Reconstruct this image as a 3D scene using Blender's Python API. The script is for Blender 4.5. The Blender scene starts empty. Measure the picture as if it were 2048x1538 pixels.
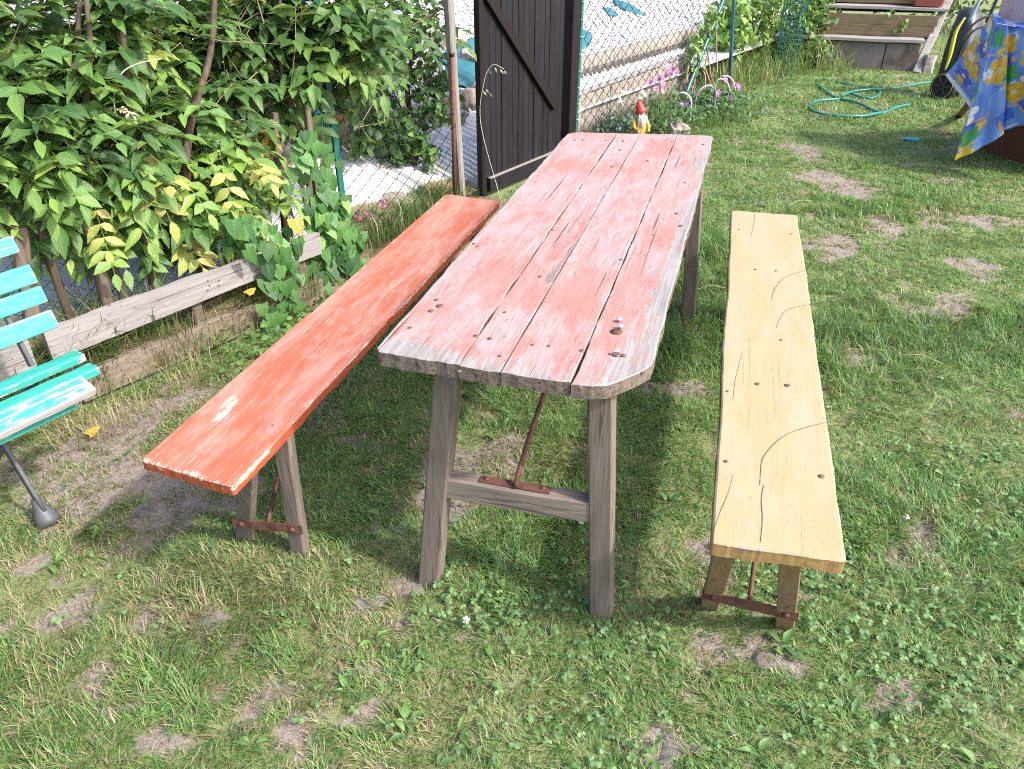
import bpy, bmesh, math, random
import numpy as np
from mathutils import Matrix, Vector
random.seed(7)
RNG = np.random.default_rng(7)
SC = bpy.context.scene
COL = SC.collection

# ------------------------------------------------------------------ camera, sky, sun
CAM_H, PITCH, FPX, IW, IH = 1.55, math.radians(31.0), 1530.0, 2048.0, 1538.0
cam = bpy.data.cameras.new('camera'); camo = bpy.data.objects.new('camera', cam); COL.objects.link(camo)
camo.location = (0, 0, CAM_H); camo.rotation_euler = (math.pi/2 - PITCH, 0, 0)
cam.sensor_width = 36.0; cam.lens = FPX/IW*36.0; cam.clip_start = 0.05; cam.clip_end = 400.0
SC.camera = camo

SUN_EL = math.radians(44.0)
SUN_H = Vector((0.88, -0.47)).normalized()                  # horizontal direction towards the sun
SUN_DIR = Vector((SUN_H.x*math.cos(SUN_EL), SUN_H.y*math.cos(SUN_EL), math.sin(SUN_EL)))
world = bpy.data.worlds.new('World'); SC.world = world; world.use_nodes = True
wn = world.node_tree.nodes; wn.clear()
wo = wn.new('ShaderNodeOutputWorld'); wb = wn.new('ShaderNodeBackground'); ws = wn.new('ShaderNodeTexSky')
ws.sky_type = 'NISHITA'; ws.sun_disc = False; ws.sun_elevation = SUN_EL; ws.sun_rotation = math.atan2(SUN_H.x, SUN_H.y)
ws.air_density = 1.0; ws.dust_density = 4.5; ws.ozone_density = 2.5
wb.inputs['Strength'].default_value = 0.15
world.node_tree.links.new(ws.outputs[0], wb.inputs[0]); world.node_tree.links.new(wb.outputs[0], wo.inputs[0])
sun = bpy.data.lights.new('sun', 'SUN'); suno = bpy.data.objects.new('sun', sun); COL.objects.link(suno)
sun.energy = 2.0; sun.angle = math.radians(2.5); sun.color = (1.0, 0.965, 0.92)
suno.rotation_euler = SUN_DIR.to_track_quat('Z', 'Y').to_euler(); suno.location = (6, -3, 6)
SC.view_settings.view_transform = 'Standard'; SC.view_settings.look = 'None'
SC.view_settings.exposure = 1.62; SC.view_settings.gamma = 1.0; SC.view_settings.use_curve_mapping = False
SC.cycles.use_denoising = False; SC.cycles.pixel_filter_type = 'BLACKMAN_HARRIS'; SC.cycles.filter_width = 1.1
SC.cycles.max_bounces = 8; SC.cycles.transparent_max_bounces = 8

# ------------------------------------------------------------------ survey: photograph pixel -> point of the garden
cp, sp = math.cos(PITCH), math.sin(PITCH)
FW = np.array([0, cp, -sp]); UP = np.array([0, sp, cp]); RT = np.array([1.0, 0, 0]); CC = np.array([0, 0, CAM_H])
def ray(x, y): return FW*FPX + RT*(x - IW/2) - UP*(y - IH/2)
def gz(x, y, z=0.0):
    d = ray(x, y); return CC + d*((z - CAM_H)/d[2])
def gy(x, y, Y):
    d = ray(x, y); return CC + d*(Y/d[1])
def gp(x, y, P0, n):
    d = ray(x, y); return CC + d*(((np.asarray(P0) - CC) @ n)/(d @ n))
def proj(P):
    v = np.asarray(P, float) - CC; a = v @ FW
    a = np.where(np.abs(a) < 1e-3, 1e-3, a)
    return IW/2 + FPX*(v @ RT)/a, IH/2 - FPX*(v @ UP)/a, a
FO = np.array([-.22, 4.99, 0]); FD = np.array([.548, .8365, 0]); FN = np.array([-.8365, .548, 0])   # the fence line
def fp(u, v, z=0.0): return FO + FD*u + FN*v + np.array([0, 0, z])
def fuv(P):
    q = np.asarray(P, float) - FO; return q @ FD, q @ FN

# ------------------------------------------------------------------ noise
def _h(ix, iy, s):
    n = (ix*374761393 + iy*668265263 + s*1442695041).astype(np.int64) & 0x7fffffff
    n = ((n ^ (n >> 13))*1274126177) & 0x7fffffff
    return ((n ^ (n >> 16)) & 0xffff)/65535.0
def vn(x, y, s=0):
    x = np.asarray(x, float); y = np.asarray(y, float)
    ix = np.floor(x).astype(np.int64); iy = np.floor(y).astype(np.int64); fx = x-ix; fy = y-iy
    fx = fx*fx*(3-2*fx); fy = fy*fy*(3-2*fy)
    return (_h(ix, iy, s)*(1-fx)+_h(ix+1, iy, s)*fx)*(1-fy) + (_h(ix, iy+1, s)*(1-fx)+_h(ix+1, iy+1, s)*fx)*fy
def fbm(x, y, s=0, o=4):
    r = 0; a = .5
    for k in range(o):
        r = r + a*vn(np.asarray(x)*2**k, np.asarray(y)*2**k, s+k*17); a *= .5
    return r/(1-.5**o)
def sstep(a, b, x): t = np.clip((x-a)/(b-a), 0, 1); return t*t*(3-2*t)
def norm(v): v = np.asarray(v, float); return v/max(1e-9, np.linalg.norm(v))

# ------------------------------------------------------------------ objects
MW = {}
def thing(name, label, cat, loc=(0, 0, 0), rotz=0.0, group=None):
    o = bpy.data.objects.new(name, None); COL.objects.link(o)
    o.empty_display_size = .1
    o.location = loc; o.rotation_euler = (0, 0, rotz); o['label'] = label; o['category'] = cat
    if group: o['group'] = group
    MW[o.name] = Matrix.Translation(Vector(loc)) @ Matrix.Rotation(rotz, 4, 'Z')
    return o
def inv(o):
    return MW[o.name].inverted() if (o is not None and o.name in MW) else Matrix.Identity(4)
def tag(o, label=None, cat=None, group=None, kind=None):
    if label: o['label'] = label
    if cat: o['category'] = cat
    if group: o['group'] = group
    if kind: o['kind'] = kind
    return o
def setmats(me, mats):
    for m in (mats if isinstance(mats, (list, tuple)) else [mats]): me.materials.append(m)
def bulk(name, V, faces, mats, parent=None, smooth=False, mi=None, cols=None, uvs=None, attrs=None, root=None):
    """one mesh object from world-space vertices; faces is a list, or an int array of equal-sized faces"""
    V = np.asarray(V, float).reshape(-1, 3)
    M = None
    if parent is not None:
        # parents of parents are parts whose own matrix is identity: use the thing's matrix
        p = parent
        while p is not None and p.name not in MW: p = p.parent
        M = inv(p)
    elif root is not None:
        M = Matrix.Translation(Vector(root)).inverted()
    if M is not None:
        m = np.array(M); V = V @ m[:3, :3].T + m[:3, 3]
    me = bpy.data.meshes.new(name)
    if isinstance(faces, np.ndarray):
        nf, k = faces.shape
        me.vertices.add(len(V)); me.vertices.foreach_set('co', V.astype(np.float32).ravel())
        me.loops.add(nf*k); me.loops.foreach_set('vertex_index', faces.astype(np.int32).ravel())
        me.polygons.add(nf); me.polygons.foreach_set('loop_start', np.arange(0, nf*k, k, dtype=np.int32))
        me.update(calc_edges=True)
    else:
        me.from_pydata([tuple(v) for v in V], [], [tuple(int(i) for i in f) for f in faces])
    setmats(me, mats)
    if mi is not None: me.polygons.foreach_set('material_index', np.asarray(mi, np.int32))
    if smooth: me.polygons.foreach_set('use_smooth', np.ones(len(me.polygons), bool))
    if cols is not None:
        c = np.asarray(cols, float)
        if c.shape[1] == 3: c = np.concatenate([c, np.ones((len(c), 1))], 1)
        a = me.color_attributes.new('col', 'FLOAT_COLOR', 'POINT'); a.data.foreach_set('color', c.astype(np.float32).ravel())
    for k, v in (attrs or {}).items():
        a = me.attributes.new(k, 'FLOAT', 'POINT'); a.data.foreach_set('value', np.asarray(v, np.float32))
    if uvs is not None:
        l = me.uv_layers.new(name='UVMap')
        vi = np.empty(len(me.loops), np.int32); me.loops.foreach_get('vertex_index', vi)
        l.data.foreach_set('uv', np.asarray(uvs, np.float32)[vi].ravel())
    me.update()
    o = bpy.data.objects.new(name, me); COL.objects.link(o)
    if parent is not None: o.parent = parent
    elif root is not None: o.location = root
    return o
class MB:
    """collects shapes; build() links them as ONE mesh object"""
    def __init__(s): s.V = []; s.F = []; s.m = []
    def add(s, V, F, m=0):
        b = len(s.V); s.V += [tuple(v) for v in V]; s.F += [tuple(i+b for i in f) for f in F]; s.m += [m]*len(F)
        return s
    def box(s, c, ax, ay, az, h, m=0):
        """centre, three unit axes, half sizes"""
        c = np.asarray(c); A = [np.asarray(a)*k for a, k in zip((ax, ay, az), h)]
        V = [c + A[0]*i + A[1]*j + A[2]*k for i in (-1, 1) for j in (-1, 1) for k in (-1, 1)]
        return s.add(V, [(0, 1, 3, 2), (4, 6, 7, 5), (0, 4, 5, 1), (2, 3, 7, 6), (0, 2, 6, 4), (1, 5, 7, 3)], m)
    def beam(s, P0, P1, side, w, d, seg=4, ch=.12, jit=.0, m=0, taper=1.0):
        """chamfered wooden beam from P0 to P1; w along 'side', d along the third axis"""
        P0 = np.asarray(P0, float); P1 = np.asarray(P1, float); ax = norm(P1-P0)
        sd = norm(np.asarray(side, float) - ax*(np.asarray(side, float) @ ax)); td = np.cross(ax, sd)
        c = min(w, d)*ch
        prof = [(-w/2+c, -d/2), (w/2-c, -d/2), (w/2, -d/2+c), (w/2, d/2-c), (w/2-c, d/2), (-w/2+c, d/2), (-w/2, d/2-c), (-w/2, -d/2+c)]
        V = []
        for i in range(seg+1):
            f = i/seg; k = 1+(taper-1)*f
            if i in (0, seg): k *= .985
            C = P0+(P1-P0)*f
            if jit: C = C + (sd*random.uniform(-1, 1)+td*random.uniform(-1, 1))*jit
            for a, b in prof: V.append(C+sd*a*k+td*b*k)
        F = [(i*8+j, i*8+(j+1) % 8, i*8+8+(j+1) % 8, i*8+8+j) for i in range(seg) for j in range(8)]
        F += [tuple(range(7, -1, -1)), tuple(seg*8+j for j in range(8))]
        return s.add(V, F, m)
    def tube(s, P, r, n=6, m=0, cap=True):
        P = [np.asarray(p, float) for p in P]; k = len(P)
        R = r if hasattr(r, '__len__') else [r]*k
        t0 = norm(P[1]-P[0]); a = np.cross(t0, (0, 0, 1.0))
        if np.linalg.norm(a) < .05: a = np.cross(t0, (1.0, 0, 0))
        a = norm(a); V = []
        for i in range(k):
            t = norm(P[min(i+1, k-1)]-P[max(i-1, 0)]); a = norm(a-t*(a @ t)); b = np.cross(t, a)
            for j in range(n):
                w = 2*math.pi*j/n; V.append(P[i]+(a*math.cos(w)+b*math.sin(w))*R[i])
        F = [(i*n+j, i*n+(j+1) % n, i*n+n+(j+1) % n, i*n+n+j) for i in range(k-1) for j in range(n)]
        if cap: F += [tuple(range(n-1, -1, -1)), tuple((k-1)*n+j for j in range(n))]
        return s.add(V, F, m)
    def lathe(s, c, prof, ax=(0, 0, 1), n=16, m=0):
        """prof: list of (radius, height along ax)"""
        c = np.asarray(c, float); ax = norm(ax); a = np.cross(ax, (0, 1.0, 0))
        if np.linalg.norm(a) < .05: a = np.cross(ax, (1.0, 0, 0))
        a = norm(a); b = np.cross(ax, a); V = []
        for r, h in prof:
            for j in range(n):
                w = 2*math.pi*j/n; V.append(c+ax*h+(a*math.cos(w)+b*math.sin(w))*r)
        k = len(prof)
        F = [(i*n+j, i*n+(j+1) % n, i*n+n+(j+1) % n, i*n+n+j) for i in range(k-1) for j in range(n)]
        F += [tuple(range(n-1, -1, -1)), tuple((k-1)*n+j for j in range(n))]
        return s.add(V, F, m)
    def blob(s, c, r, seed=0, amp=.25, n=10, m=0, flat=1.0):
        """uneven rounded stone / lump"""
        c = np.asarray(c, float); r = np.asarray(r, float)*np.ones(3); V = []; rows = n//2+1
        for i in range(rows+1):
            th = math.pi*i/rows
            for j in range(n):
                w = 2*math.pi*j/n
                d = np.array([math.sin(th)*math.cos(w), math.sin(th)*math.sin(w), math.cos(th)])
                k = 1+amp*(float(vn(d[0]*1.7+seed*3.1+9, d[1]*1.7+d[2]*2.3+seed+9, seed))-.5)*2
                V.append(c+d*r*k)
        F = [(i*n+j, i*n+n+j, i*n+n+(j+1) % n, i*n+(j+1) % n) for i in range(rows) for j in range(n)]
        return s.add(V, F, m)
    def build(s, name, mats, parent=None, smooth=False, root=None):
        return bulk(name, s.V, s.F, mats, parent, smooth, mi=s.m if isinstance(mats, (list, tuple)) else None, root=root)
def spline(P, k=8):
    P = [np.asarray(p, float) for p in P]; out = []
    Q = [2*P[0]-P[1]]+P+[2*P[-1]-P[-2]]
    for i in range(1, len(Q)-2):
        for j in range(k):
            t = j/k; a, b, c, d = Q[i-1:i+3]
            out.append(.5*((2*b)+(-a+c)*t+(2*a-5*b+4*c-d)*t*t+(-a+3*b-3*c+d)*t**3))
    return out+[P[-1]]

# ------------------------------------------------------------------ materials
class NT:
    def __init__(s, name):
        s.m = bpy.data.materials.new(name); s.m.use_nodes = True; s.t = s.m.node_tree; s.n = s.t.nodes
        s.b = s.n['Principled BSDF']; s.out = s.n['Material Output']
    def l(s, a, b): s.t.links.new(a, b)
    def new(s, k, **kw):
        n = s.n.new(k)
        for a, v in kw.items(): setattr(n, a, v)
        return n
    def val(s, sock, v):
        if hasattr(v, 'is_output'): s.l(v, sock)
        else: sock.default_value = v
    def math(s, op, a, b=0.0, c=None, clamp=False):
        n = s.new('ShaderNodeMath', operation=op); n.use_clamp = clamp
        s.val(n.inputs[0], a); s.val(n.inputs[1], b)
        if c is not None: s.val(n.inputs[2], c)
        return n.outputs[0]
    def coord(s, kind='Object', scale=(1, 1, 1), rot=(0, 0, 0), loc=(0, 0, 0)):
        c = s.new('ShaderNodeTexCoord'); m = s.new('ShaderNodeMapping')
        m.inputs['Scale'].default_value = scale; m.inputs['Rotation'].default_value = rot; m.inputs['Location'].default_value = loc
        s.l(c.outputs[kind], m.inputs[0]); return m.outputs[0]
    def noise(s, vec, scale, detail=5, rough=.55, dist=0.0):
        n = s.new('ShaderNodeTexNoise'); s.l(vec, n.inputs['Vector'])
        n.inputs['Scale'].default_value = scale; n.inputs['Detail'].default_value = detail
        n.inputs['Roughness'].default_value = rough; n.inputs['Distortion'].default_value = dist
        return n.outputs[0]
    def ramp(s, f, stops, interp='LINEAR'):
        r = s.new('ShaderNodeValToRGB'); s.l(f, r.inputs[0]); e = r.color_ramp; e.interpolation = interp
        while len(e.elements) < len(stops): e.elements.new(.5)
        for x, (p, c) in zip(e.elements, stops):
            x.position = p; x.color = (c, c, c, 1) if not hasattr(c, '__len__') else (*c[:3], 1)
        return r.outputs[0]
    def mix(s, f, a, b, mode='MIX'):
        n = s.new('ShaderNodeMix', data_type='RGBA', blend_type=mode)
        s.val(n.inputs[0], f)
        for k, v in ((6, a), (7, b)):
            if hasattr(v, 'is_output'): s.l(v, n.inputs[k])
            else: n.inputs[k].default_value = (*v[:3], 1)
        return n.outputs[2]
    def attr(s, name, out='Fac'):
        n = s.new('ShaderNodeAttribute', attribute_name=name); return n.outputs[out]
    def fin(s, col, rough=.6, bump=None, bstr=.3, bdist=.004, spec=.3, metal=0.0):
        if hasattr(col, 'is_output'): s.l(col, s.b.inputs['Base Color'])
        else: s.b.inputs['Base Color'].default_value = (*col[:3], 1)
        s.val(s.b.inputs['Roughness'], rough); s.b.inputs['Specular IOR Level'].default_value = spec
        s.b.inputs['Metallic'].default_value = metal
        if bump is not None:
            b = s.new('ShaderNodeBump'); b.inputs['Strength'].default_value = bstr; b.inputs['Distance'].default_value = bdist
            s.l(bump, b.inputs['Height']); s.l(b.outputs[0], s.b.inputs['Normal'])
        return s.m
def axscale(ax, along, across): return tuple(along if a == ax else across for a in 'xyz')

def wood(name, light, dark, ax='x', crack=.5, rough=.75, tint=None, spec=.2, bst=.5, crumble=False):
    """bare or stained wood, grain along one object axis"""
    t = NT(name); rnd = t.new('ShaderNodeObjectInfo').outputs['Random']
    c = t.new('ShaderNodeTexCoord'); add = t.new('ShaderNodeVectorMath', operation='ADD')
    cmb = t.new('ShaderNodeCombineXYZ')
    for k in range(3): t.l(t.math('MULTIPLY', rnd, 7.3+k*3.1), cmb.inputs[k])
    t.l(c.outputs['Object'], add.inputs[0]); t.l(cmb.outputs[0], add.inputs[1])
    def mp(sc):
        m = t.new('ShaderNodeMapping'); m.inputs['Scale'].default_value = sc; t.l(add.outputs[0], m.inputs[0]); return m.outputs[0]
    g = t.noise(mp(axscale(ax, 3, 60)), 1.0, 6, .65, .3)
    f = t.noise(mp(axscale(ax, 8, 260)), 1.0, 3, .6)
    b = t.noise(mp(axscale(ax, 1.6, 9)), 1.0, 4, .6)
    col = t.mix(t.ramp(g, [(.3, 0.0), (.7, 1.0)]), dark, light)
    col = t.mix(t.math('MULTIPLY', t.ramp(f, [(.35, 1.0), (.55, 0.0)]), .45), col, tuple(.45*x for x in dark))
    col = t.mix(t.ramp(b, [(.35, 0.0), (.7, .55)]), col, tint if tint else tuple(.7*x for x in light))
    cr = t.ramp(t.noise(mp(axscale(ax, 2.2, 75)), 1.0, 2, .5, .4), [(.30, 1.0), (.345, 0.0)])
    col = t.mix(t.math('MULTIPLY', cr, crack), col, (.02, .016, .012))
    h = t.math('SUBTRACT', t.math('ADD', t.math('MULTIPLY', g, .6), t.math('MULTIPLY', f, .4)), t.math('MULTIPLY', cr, .8))
    if crumble:
        k = t.noise(c.outputs['Object'], 90, 6, .75); col = t.mix(t.ramp(k, [(.38, .6), (.50, 0.0)]), col, (.035, .022, .015)); h = t.math('ADD', h, t.math('MULTIPLY', k, 1.5))
    return t.fin(col, rough, h, bst, .003, spec)

def painted(name, ax, paint, paint2, worn, wornd, thr=.62, chalk=None, chalk_amt=0.0, rough=.5, edgec=None, grain_amt=.35, noise_scale=1.0, crackamt=.7, soft=.035, scuff=.55, dirtamt=.35):
    """paint over wood; per-vertex 'wear' (own chips, scuffs) and 'edge' (rubbed rims) break it up"""
    t = NT(name)
    big = t.noise(t.coord('Object', axscale(ax, 3.0, 12)), noise_scale, 6, .66, .4)
    grain = t.noise(t.coord('Object', axscale(ax, 5, 90)), 1.0, 6, .68, .35)
    fine = t.noise(t.coord('Object', axscale(ax, 10, 330)), 1.0, 4, .65)
    blot = t.noise(t.coord('Object', axscale(ax, 14, 30), loc=(3.3, 1.2, 0)), 1.0, 6, .7)
    wear = t.attr('wear'); edge = t.attr('edge')
    col = t.mix(t.ramp(big, [(.38, 0.0), (.62, 1.0)]), paint, paint2)
    if chalk is not None:
        cm = t.math('ADD', t.math('ADD', t.math('MULTIPLY', big, .55), t.math('MULTIPLY', grain, .30)), t.math('MULTIPLY', blot, .35))
        cm = t.math('SUBTRACT', cm, t.math('MULTIPLY', t.attr('keep'), .5))
        cm = t.ramp(cm, [(.56-chalk_amt, 0.0), (.72-chalk_amt, 1.0)])
        col = t.mix(t.math('MULTIPLY', cm, .85), col, chalk)
    col = t.mix(t.math('MULTIPLY', t.ramp(fine, [(.34, 1.0), (.52, 0.0)]), grain_amt), col, tuple(.55*x for x in paint))
    wd = t.mix(t.ramp(grain, [(.35, 0.0), (.62, 1.0)]), wornd, worn)
    nz = t.math('MULTIPLY_ADD', t.math('SUBTRACT', t.math('ADD', t.math('MULTIPLY', grain, .55), t.math('MULTIPLY', blot, .45)), .5), 2.3, .5)
    m = t.math('ADD', nz, t.math('ADD', t.math('MULTIPLY', wear, .46), t.math('MULTIPLY', edge, .34)))
    scr = t.ramp(t.noise(t.coord('Object', axscale(ax, 7, 150), rot=(0, 0, .05), loc=(9, 2, 4)), 1.0, 3, .6), [(.635, 0.0), (.665, 1.0)])
    pat = t.ramp(t.noise(t.coord('Object', axscale(ax, 3, 7), loc=(2, 8, 1)), 1.0, 3, .6), [(.42, 0.0), (.62, 1.0)])
    col = t.mix(t.math('MULTIPLY', t.math('MULTIPLY', scr, pat), scuff), col, wornd if scuff < .3 else worn)
    m = t.ramp(m, [(thr, 0.0), (thr+soft, 1.0)])
    col = t.mix(m, col, wd)
    cr = t.ramp(t.noise(t.coord('Object', axscale(ax, 1.3, 105), loc=(5, 5, 5)), 1.0, 3, .55, .3), [(.30, 1.0), (.322, 0.0)])
    col = t.mix(t.math('MULTIPLY', cr, crackamt), col, (.05, .035, .03))
    gouge = t.ramp(t.math('ADD', t.math('MULTIPLY', t.attr('gouge'), .8), t.math('MULTIPLY_ADD', nz, .55, -.2)), [(.50, 0.0), (.72, 1.0)])
    col = t.mix(t.math('MULTIPLY', gouge, .9), col, (.17, .14, .125))
    dirt = t.ramp(t.noise(t.coord('Object', axscale(ax, 30, 60), loc=(1, 7, 2)), 1.0, 6, .75), [(.57, 0.0), (.66, 1.0)])
    col = t.mix(t.math('MULTIPLY', dirt, dirtamt), col, (.13, .11, .095))
    h = t.math('SUBTRACT', t.math('ADD', t.math('MULTIPLY', grain, .5), t.math('MULTIPLY', fine, .35)), t.math('ADD', t.math('MULTIPLY', m, .35), t.math('ADD', t.math('MULTIPLY', cr, .9), t.math('MULTIPLY', gouge, .8))))
    return t.fin(col, rough, h, .45, .003, .3)

def plain(name, col, rough=.5, var=.25, scale=30, metal=0.0, bump=.15, spec=.4, dark=None, dthr=.62):
    t = NT(name); v = t.coord('Object')
    n = t.noise(v, scale, 5, .6); k = tuple(x*(1-var) for x in col)
    c = t.mix(n, k, tuple(min(1, x*(1+var*.6)) for x in col))
    if dark is not None:
        c = t.mix(t.ramp(t.noise(v, scale*.35, 6, .7), [(dthr-.06, 0.0), (dthr+.04, 1.0)]), c, dark)
    return t.fin(c, rough, n, bump, .004, spec, metal)

def leafmat(name, use_attr, transl=.35, rough=.42, veins=True):
    t = NT(name)
    col = t.attr('col', 'Color') if use_attr else t.new('ShaderNodeObjectInfo').outputs['Color']
    uv = t.new('ShaderNodeUVMap').outputs[0]; sep = t.new('ShaderNodeSeparateXYZ'); t.l(uv, sep.inputs[0])
    a = t.math('ABSOLUTE', sep.outputs[1])
    h = None
    if veins:
        w = t.math('SINE', t.math('MULTIPLY', t.math('SUBTRACT', sep.outputs[0], t.math('MULTIPLY', a, .45)), 46.0))
        ve = t.ramp(w, [(.75, 0.0), (.98, 1.0)]); mid = t.ramp(a, [(.03, 1.0), (.09, 0.0)])
        vm = t.math('MAXIMUM', t.math('MULTIPLY', ve, .25), t.math('MULTIPLY', mid, .5))
        lite = t.mix(.5, col, (.42, .5, .22)); col = t.mix(vm, col, lite); h = w
    nz = t.noise(t.coord('Object'), 55, 3, .6)
    col = t.mix(t.ramp(nz, [(.35, .35), (.65, 0.0)]), col, (.03, .05, .015))
    b = t.b; t.l(col, b.inputs['Base Color']); b.inputs['Roughness'].default_value = rough; b.inputs['Specular IOR Level'].default_value = .35
    tr = t.new('ShaderNodeBsdfTranslucent'); t.l(t.mix(.4, col, (.30, .40, .05)), tr.inputs[0])
    ms = t.new('ShaderNodeMixShader'); ms.inputs[0].default_value = transl
    t.l(b.outputs[0], ms.inputs[1]); t.l(tr.outputs[0], ms.inputs[2]); t.l(ms.outputs[0], t.out.inputs[0])
    if h is not None:
        bp = t.new('ShaderNodeBump'); bp.inputs['Strength'].default_value = .2; bp.inputs['Distance'].default_value = .003
        t.l(h, bp.inputs['Height']); t.l(bp.outputs[0], b.inputs['Normal'])
    return t.m

M = {}
M['leaf_mass'] = leafmat('leaf_mass', True)
M['leaf'] = leafmat('leaf', False)
M['blade'] = leafmat('blade', True, .42, .5, False)
M['table_wood'] = wood('table_edge_wood', (.235, .19, .155), (.075, .056, .045), 'x', .9, .9, crumble=True)
M['grey_wood_z'] = wood('grey_wood_upright', (.215, .175, .145), (.095, .075, .06), 'z', .5)
M['grey_wood_x'] = wood('grey_wood_lengthwise', (.36, .31, .27), (.17, .14, .12), 'x', .5)
M['grey_wood_y'] = wood('grey_wood_crosswise', (.25, .21, .175), (.115, .09, .075), 'y', .5)
M['pale_wood_x'] = wood('pale_weathered_wood', (.335, .31, .30), (.18, .162, .155), 'x', .55, .8, (.25, .23, .235))
M['low_wood_x'] = wood('brown_weathered_wood', (.28, .225, .18), (.135, .105, .08), 'x', .5, .8)
M['post_wood'] = wood('weathered_post_wood', (.30, .275, .245), (.13, .12, .105), 'z', .7)
M['straw'] = plain('dry_straw', (.40, .35, .22), .7, .15, 60)
M['brown_wood_z'] = wood('brown_bench_leg_wood', (.34, .225, .125), (.17, .105, .06), 'z', .4)
M['bark'] = wood('bark', (.14, .105, .075), (.045, .035, .028), 'z', .8, .9)
M['stake'] = wood('stake_wood', (.20, .155, .115), (.085, .065, .05), 'z', .6, .85)
M['gate'] = wood('gate_dark_wood', (.014, .011, .015), (.006, .005, .007), 'z', .4, .5, (.024, .020, .026), .25)
M['gatepost'] = wood('gatepost_dark_wood', (.018, .012, .013), (.008, .005, .006), 'z', .4, .5, None, .25)
M['log'] = wood('edging_log_wood', (.38, .335, .285), (.21, .18, .15), 'z', .3, .8)
M['tread'] = wood('step_tread_wood', (.36, .335, .32), (.18, .165, .155), 'x', .5, .8)
M['riser'] = wood('step_riser_wood', (.22, .17, .095), (.11, .08, .048), 'x', .35, .7)
M['rust'] = plain('rusty_iron', (.145, .068, .048), .75, .5, 60, .3, .5, .3, (.07, .03, .022), .58)
M['nail'] = plain('old_nail_head', (.17, .11, .085), .6, .4, 200, .5, .2)
M['zinc'] = plain('pale_bolt', (.62, .60, .58), .4, .2, 100, .4)
M['greenpost'] = plain('green_coated_steel', (.012, .105, .085), .38, .25, 20, 0, .05, .5)
M['bluepost'] = plain('blue_green_coated_steel', (.015, .085, .12), .38, .25, 20, 0, .05, .5)
M['wire'] = plain('green_coated_wire', (.010, .030, .030), .45, .2, 20, 0, 0, .4)
M['tie'] = plain('pale_green_wire_tie', (.25, .48, .40), .4, .2, 20)
M['hose'] = plain('teal_hose', (.008, .17, .15), .35, .25, 18, 0, .05, .5)
M['white'] = plain('white_plastic', (.50, .50, .52), .45, .06, 15, 0, .05)
M['black'] = plain('black_plastic', (.018, .018, .02), .45, .3, 30, 0, .05, .5)
M['rubber'] = plain('black_rubber', (.02, .02, .02), .7, .3, 40)
M['yellow'] = plain('yellow_plastic', (.50, .46, .04), .4, .1, 20)
M['steelblue'] = plain('blue_grey_tube', (.26, .36, .45), .35, .15, 20, .2)
M['iron'] = plain('grey_cast_iron', (.085, .088, .095), .55, .35, 25, .2, .3)
M['terracotta'] = plain('terracotta_plastic', (.28, .075, .06), .55, .12, 12, 0, .05)
M['cabinet'] = wood('red_brown_cabinet_wood', (.16, .055, .03), (.06, .02, .012), 'z', .3, .5, None, .4)
M['stone'] = plain('grey_brown_stone', (.34, .29, .26), .9, .35, 12, 0, .6, .2, (.16, .135, .12), .6)
M['paving'] = plain('grey_flat_stone', (.20, .172, .158), .95, .4, 30, 0, .9, .1, (.10, .085, .075), .58)
M['concrete'] = plain('stained_concrete', (.19, .165, .155), .9, .3, 9, 0, .6, .2, (.10, .075, .065), .57)
M['membrane'] = plain('teal_weed_membrane', (.022, .12, .15), .7, .3, 14, 0, .3)
M['tarp'] = plain('bright_blue_tarpaulin', (.03, .20, .32), .55, .2, 8, 0, .4)
M['orange'] = plain('orange_band', (.55, .20, .05), .5, .2, 10)
M['gravel'] = plain('white_gravel_stone', (.54, .53, .55), .85, .3, 40, 0, .3, .2)
M['stem'] = plain('green_stem', (.17, .24, .07), .6, .3, 30)
M['paleshoot'] = plain('pale_young_shoot', (.62, .68, .48), .6, .15, 60)
M['twig'] = plain('dry_twig', (.30, .21, .14), .85, .35, 40)
M['perforated'] = plain('rust_brown_mesh', (.22, .115, .07), .8, .35, 40)
M['skin'] = plain('painted_skin', (.45, .27, .20), .5, .08, 20)
M['redpaint'] = plain('red_paint', (.36, .03, .025), .4, .15, 25)
M['whitepaint'] = plain('white_paint', (.50, .48, .45), .45, .08, 25)
M['yellowpaint'] = plain('yellow_paint', (.45, .26, .03), .45, .15, 25)
M['greypaint'] = plain('grey_paint', (.22, .20, .18), .5, .2, 25)
M['bluetool'] = plain('bright_blue_handle', (.03, .36, .62), .35, .15, 25)
M['steel'] = plain('bright_steel', (.55, .56, .58), .3, .1, 40, .9)

# ================================================================== THE SETTING
# soil and straw patches of the lawn (surveyed), radii in photograph pixels
PATCH = [(430,1240,46),(250,860,110),(330,800,90),(180,950,90),(340,1010,55),(300,1095,60),(100,1120,60),(745,1205,50),(715,885,34),(655,860,30),(730,1055,26),(790,1018,22),
 (1640,355,75),(1700,380,60),(1770,455,55),(1690,492,60),(1645,505,40),(1965,540,60),(2010,445,50),(1940,440,40),(1550,1325,48),(1375,1495,60),(1290,1490,40),(350,1300,52),(560,1385,55),(600,1400,45),(725,1335,38),(350,1485,55),
 (200,1420,46),(230,1430,40),(670,1440,45),(700,1420,40),(1430,1210,28),(1610,1215,30),(1500,1340,28),(870,1400,30),(1410,870,22),(1380,1110,24),(1410,1370,36),(1860,1065,50),(1780,1010,40),(1760,1370,44),(1560,1200,34),
 (480,1010,40),(150,1240,44),(60,1230,40),(95,1050,44),(520,1280,26),(1850,1400,30),(620,700,30),(1600,300,50)]
_pc = np.array([np.append(gz(x, y)[:2], r) for x, y, r in PATCH])
_sc = np.array([proj(np.array([p[0], p[1], 0]))[2] for p in _pc])
_pr = _pc[:, 2]*_sc/FPX
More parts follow.
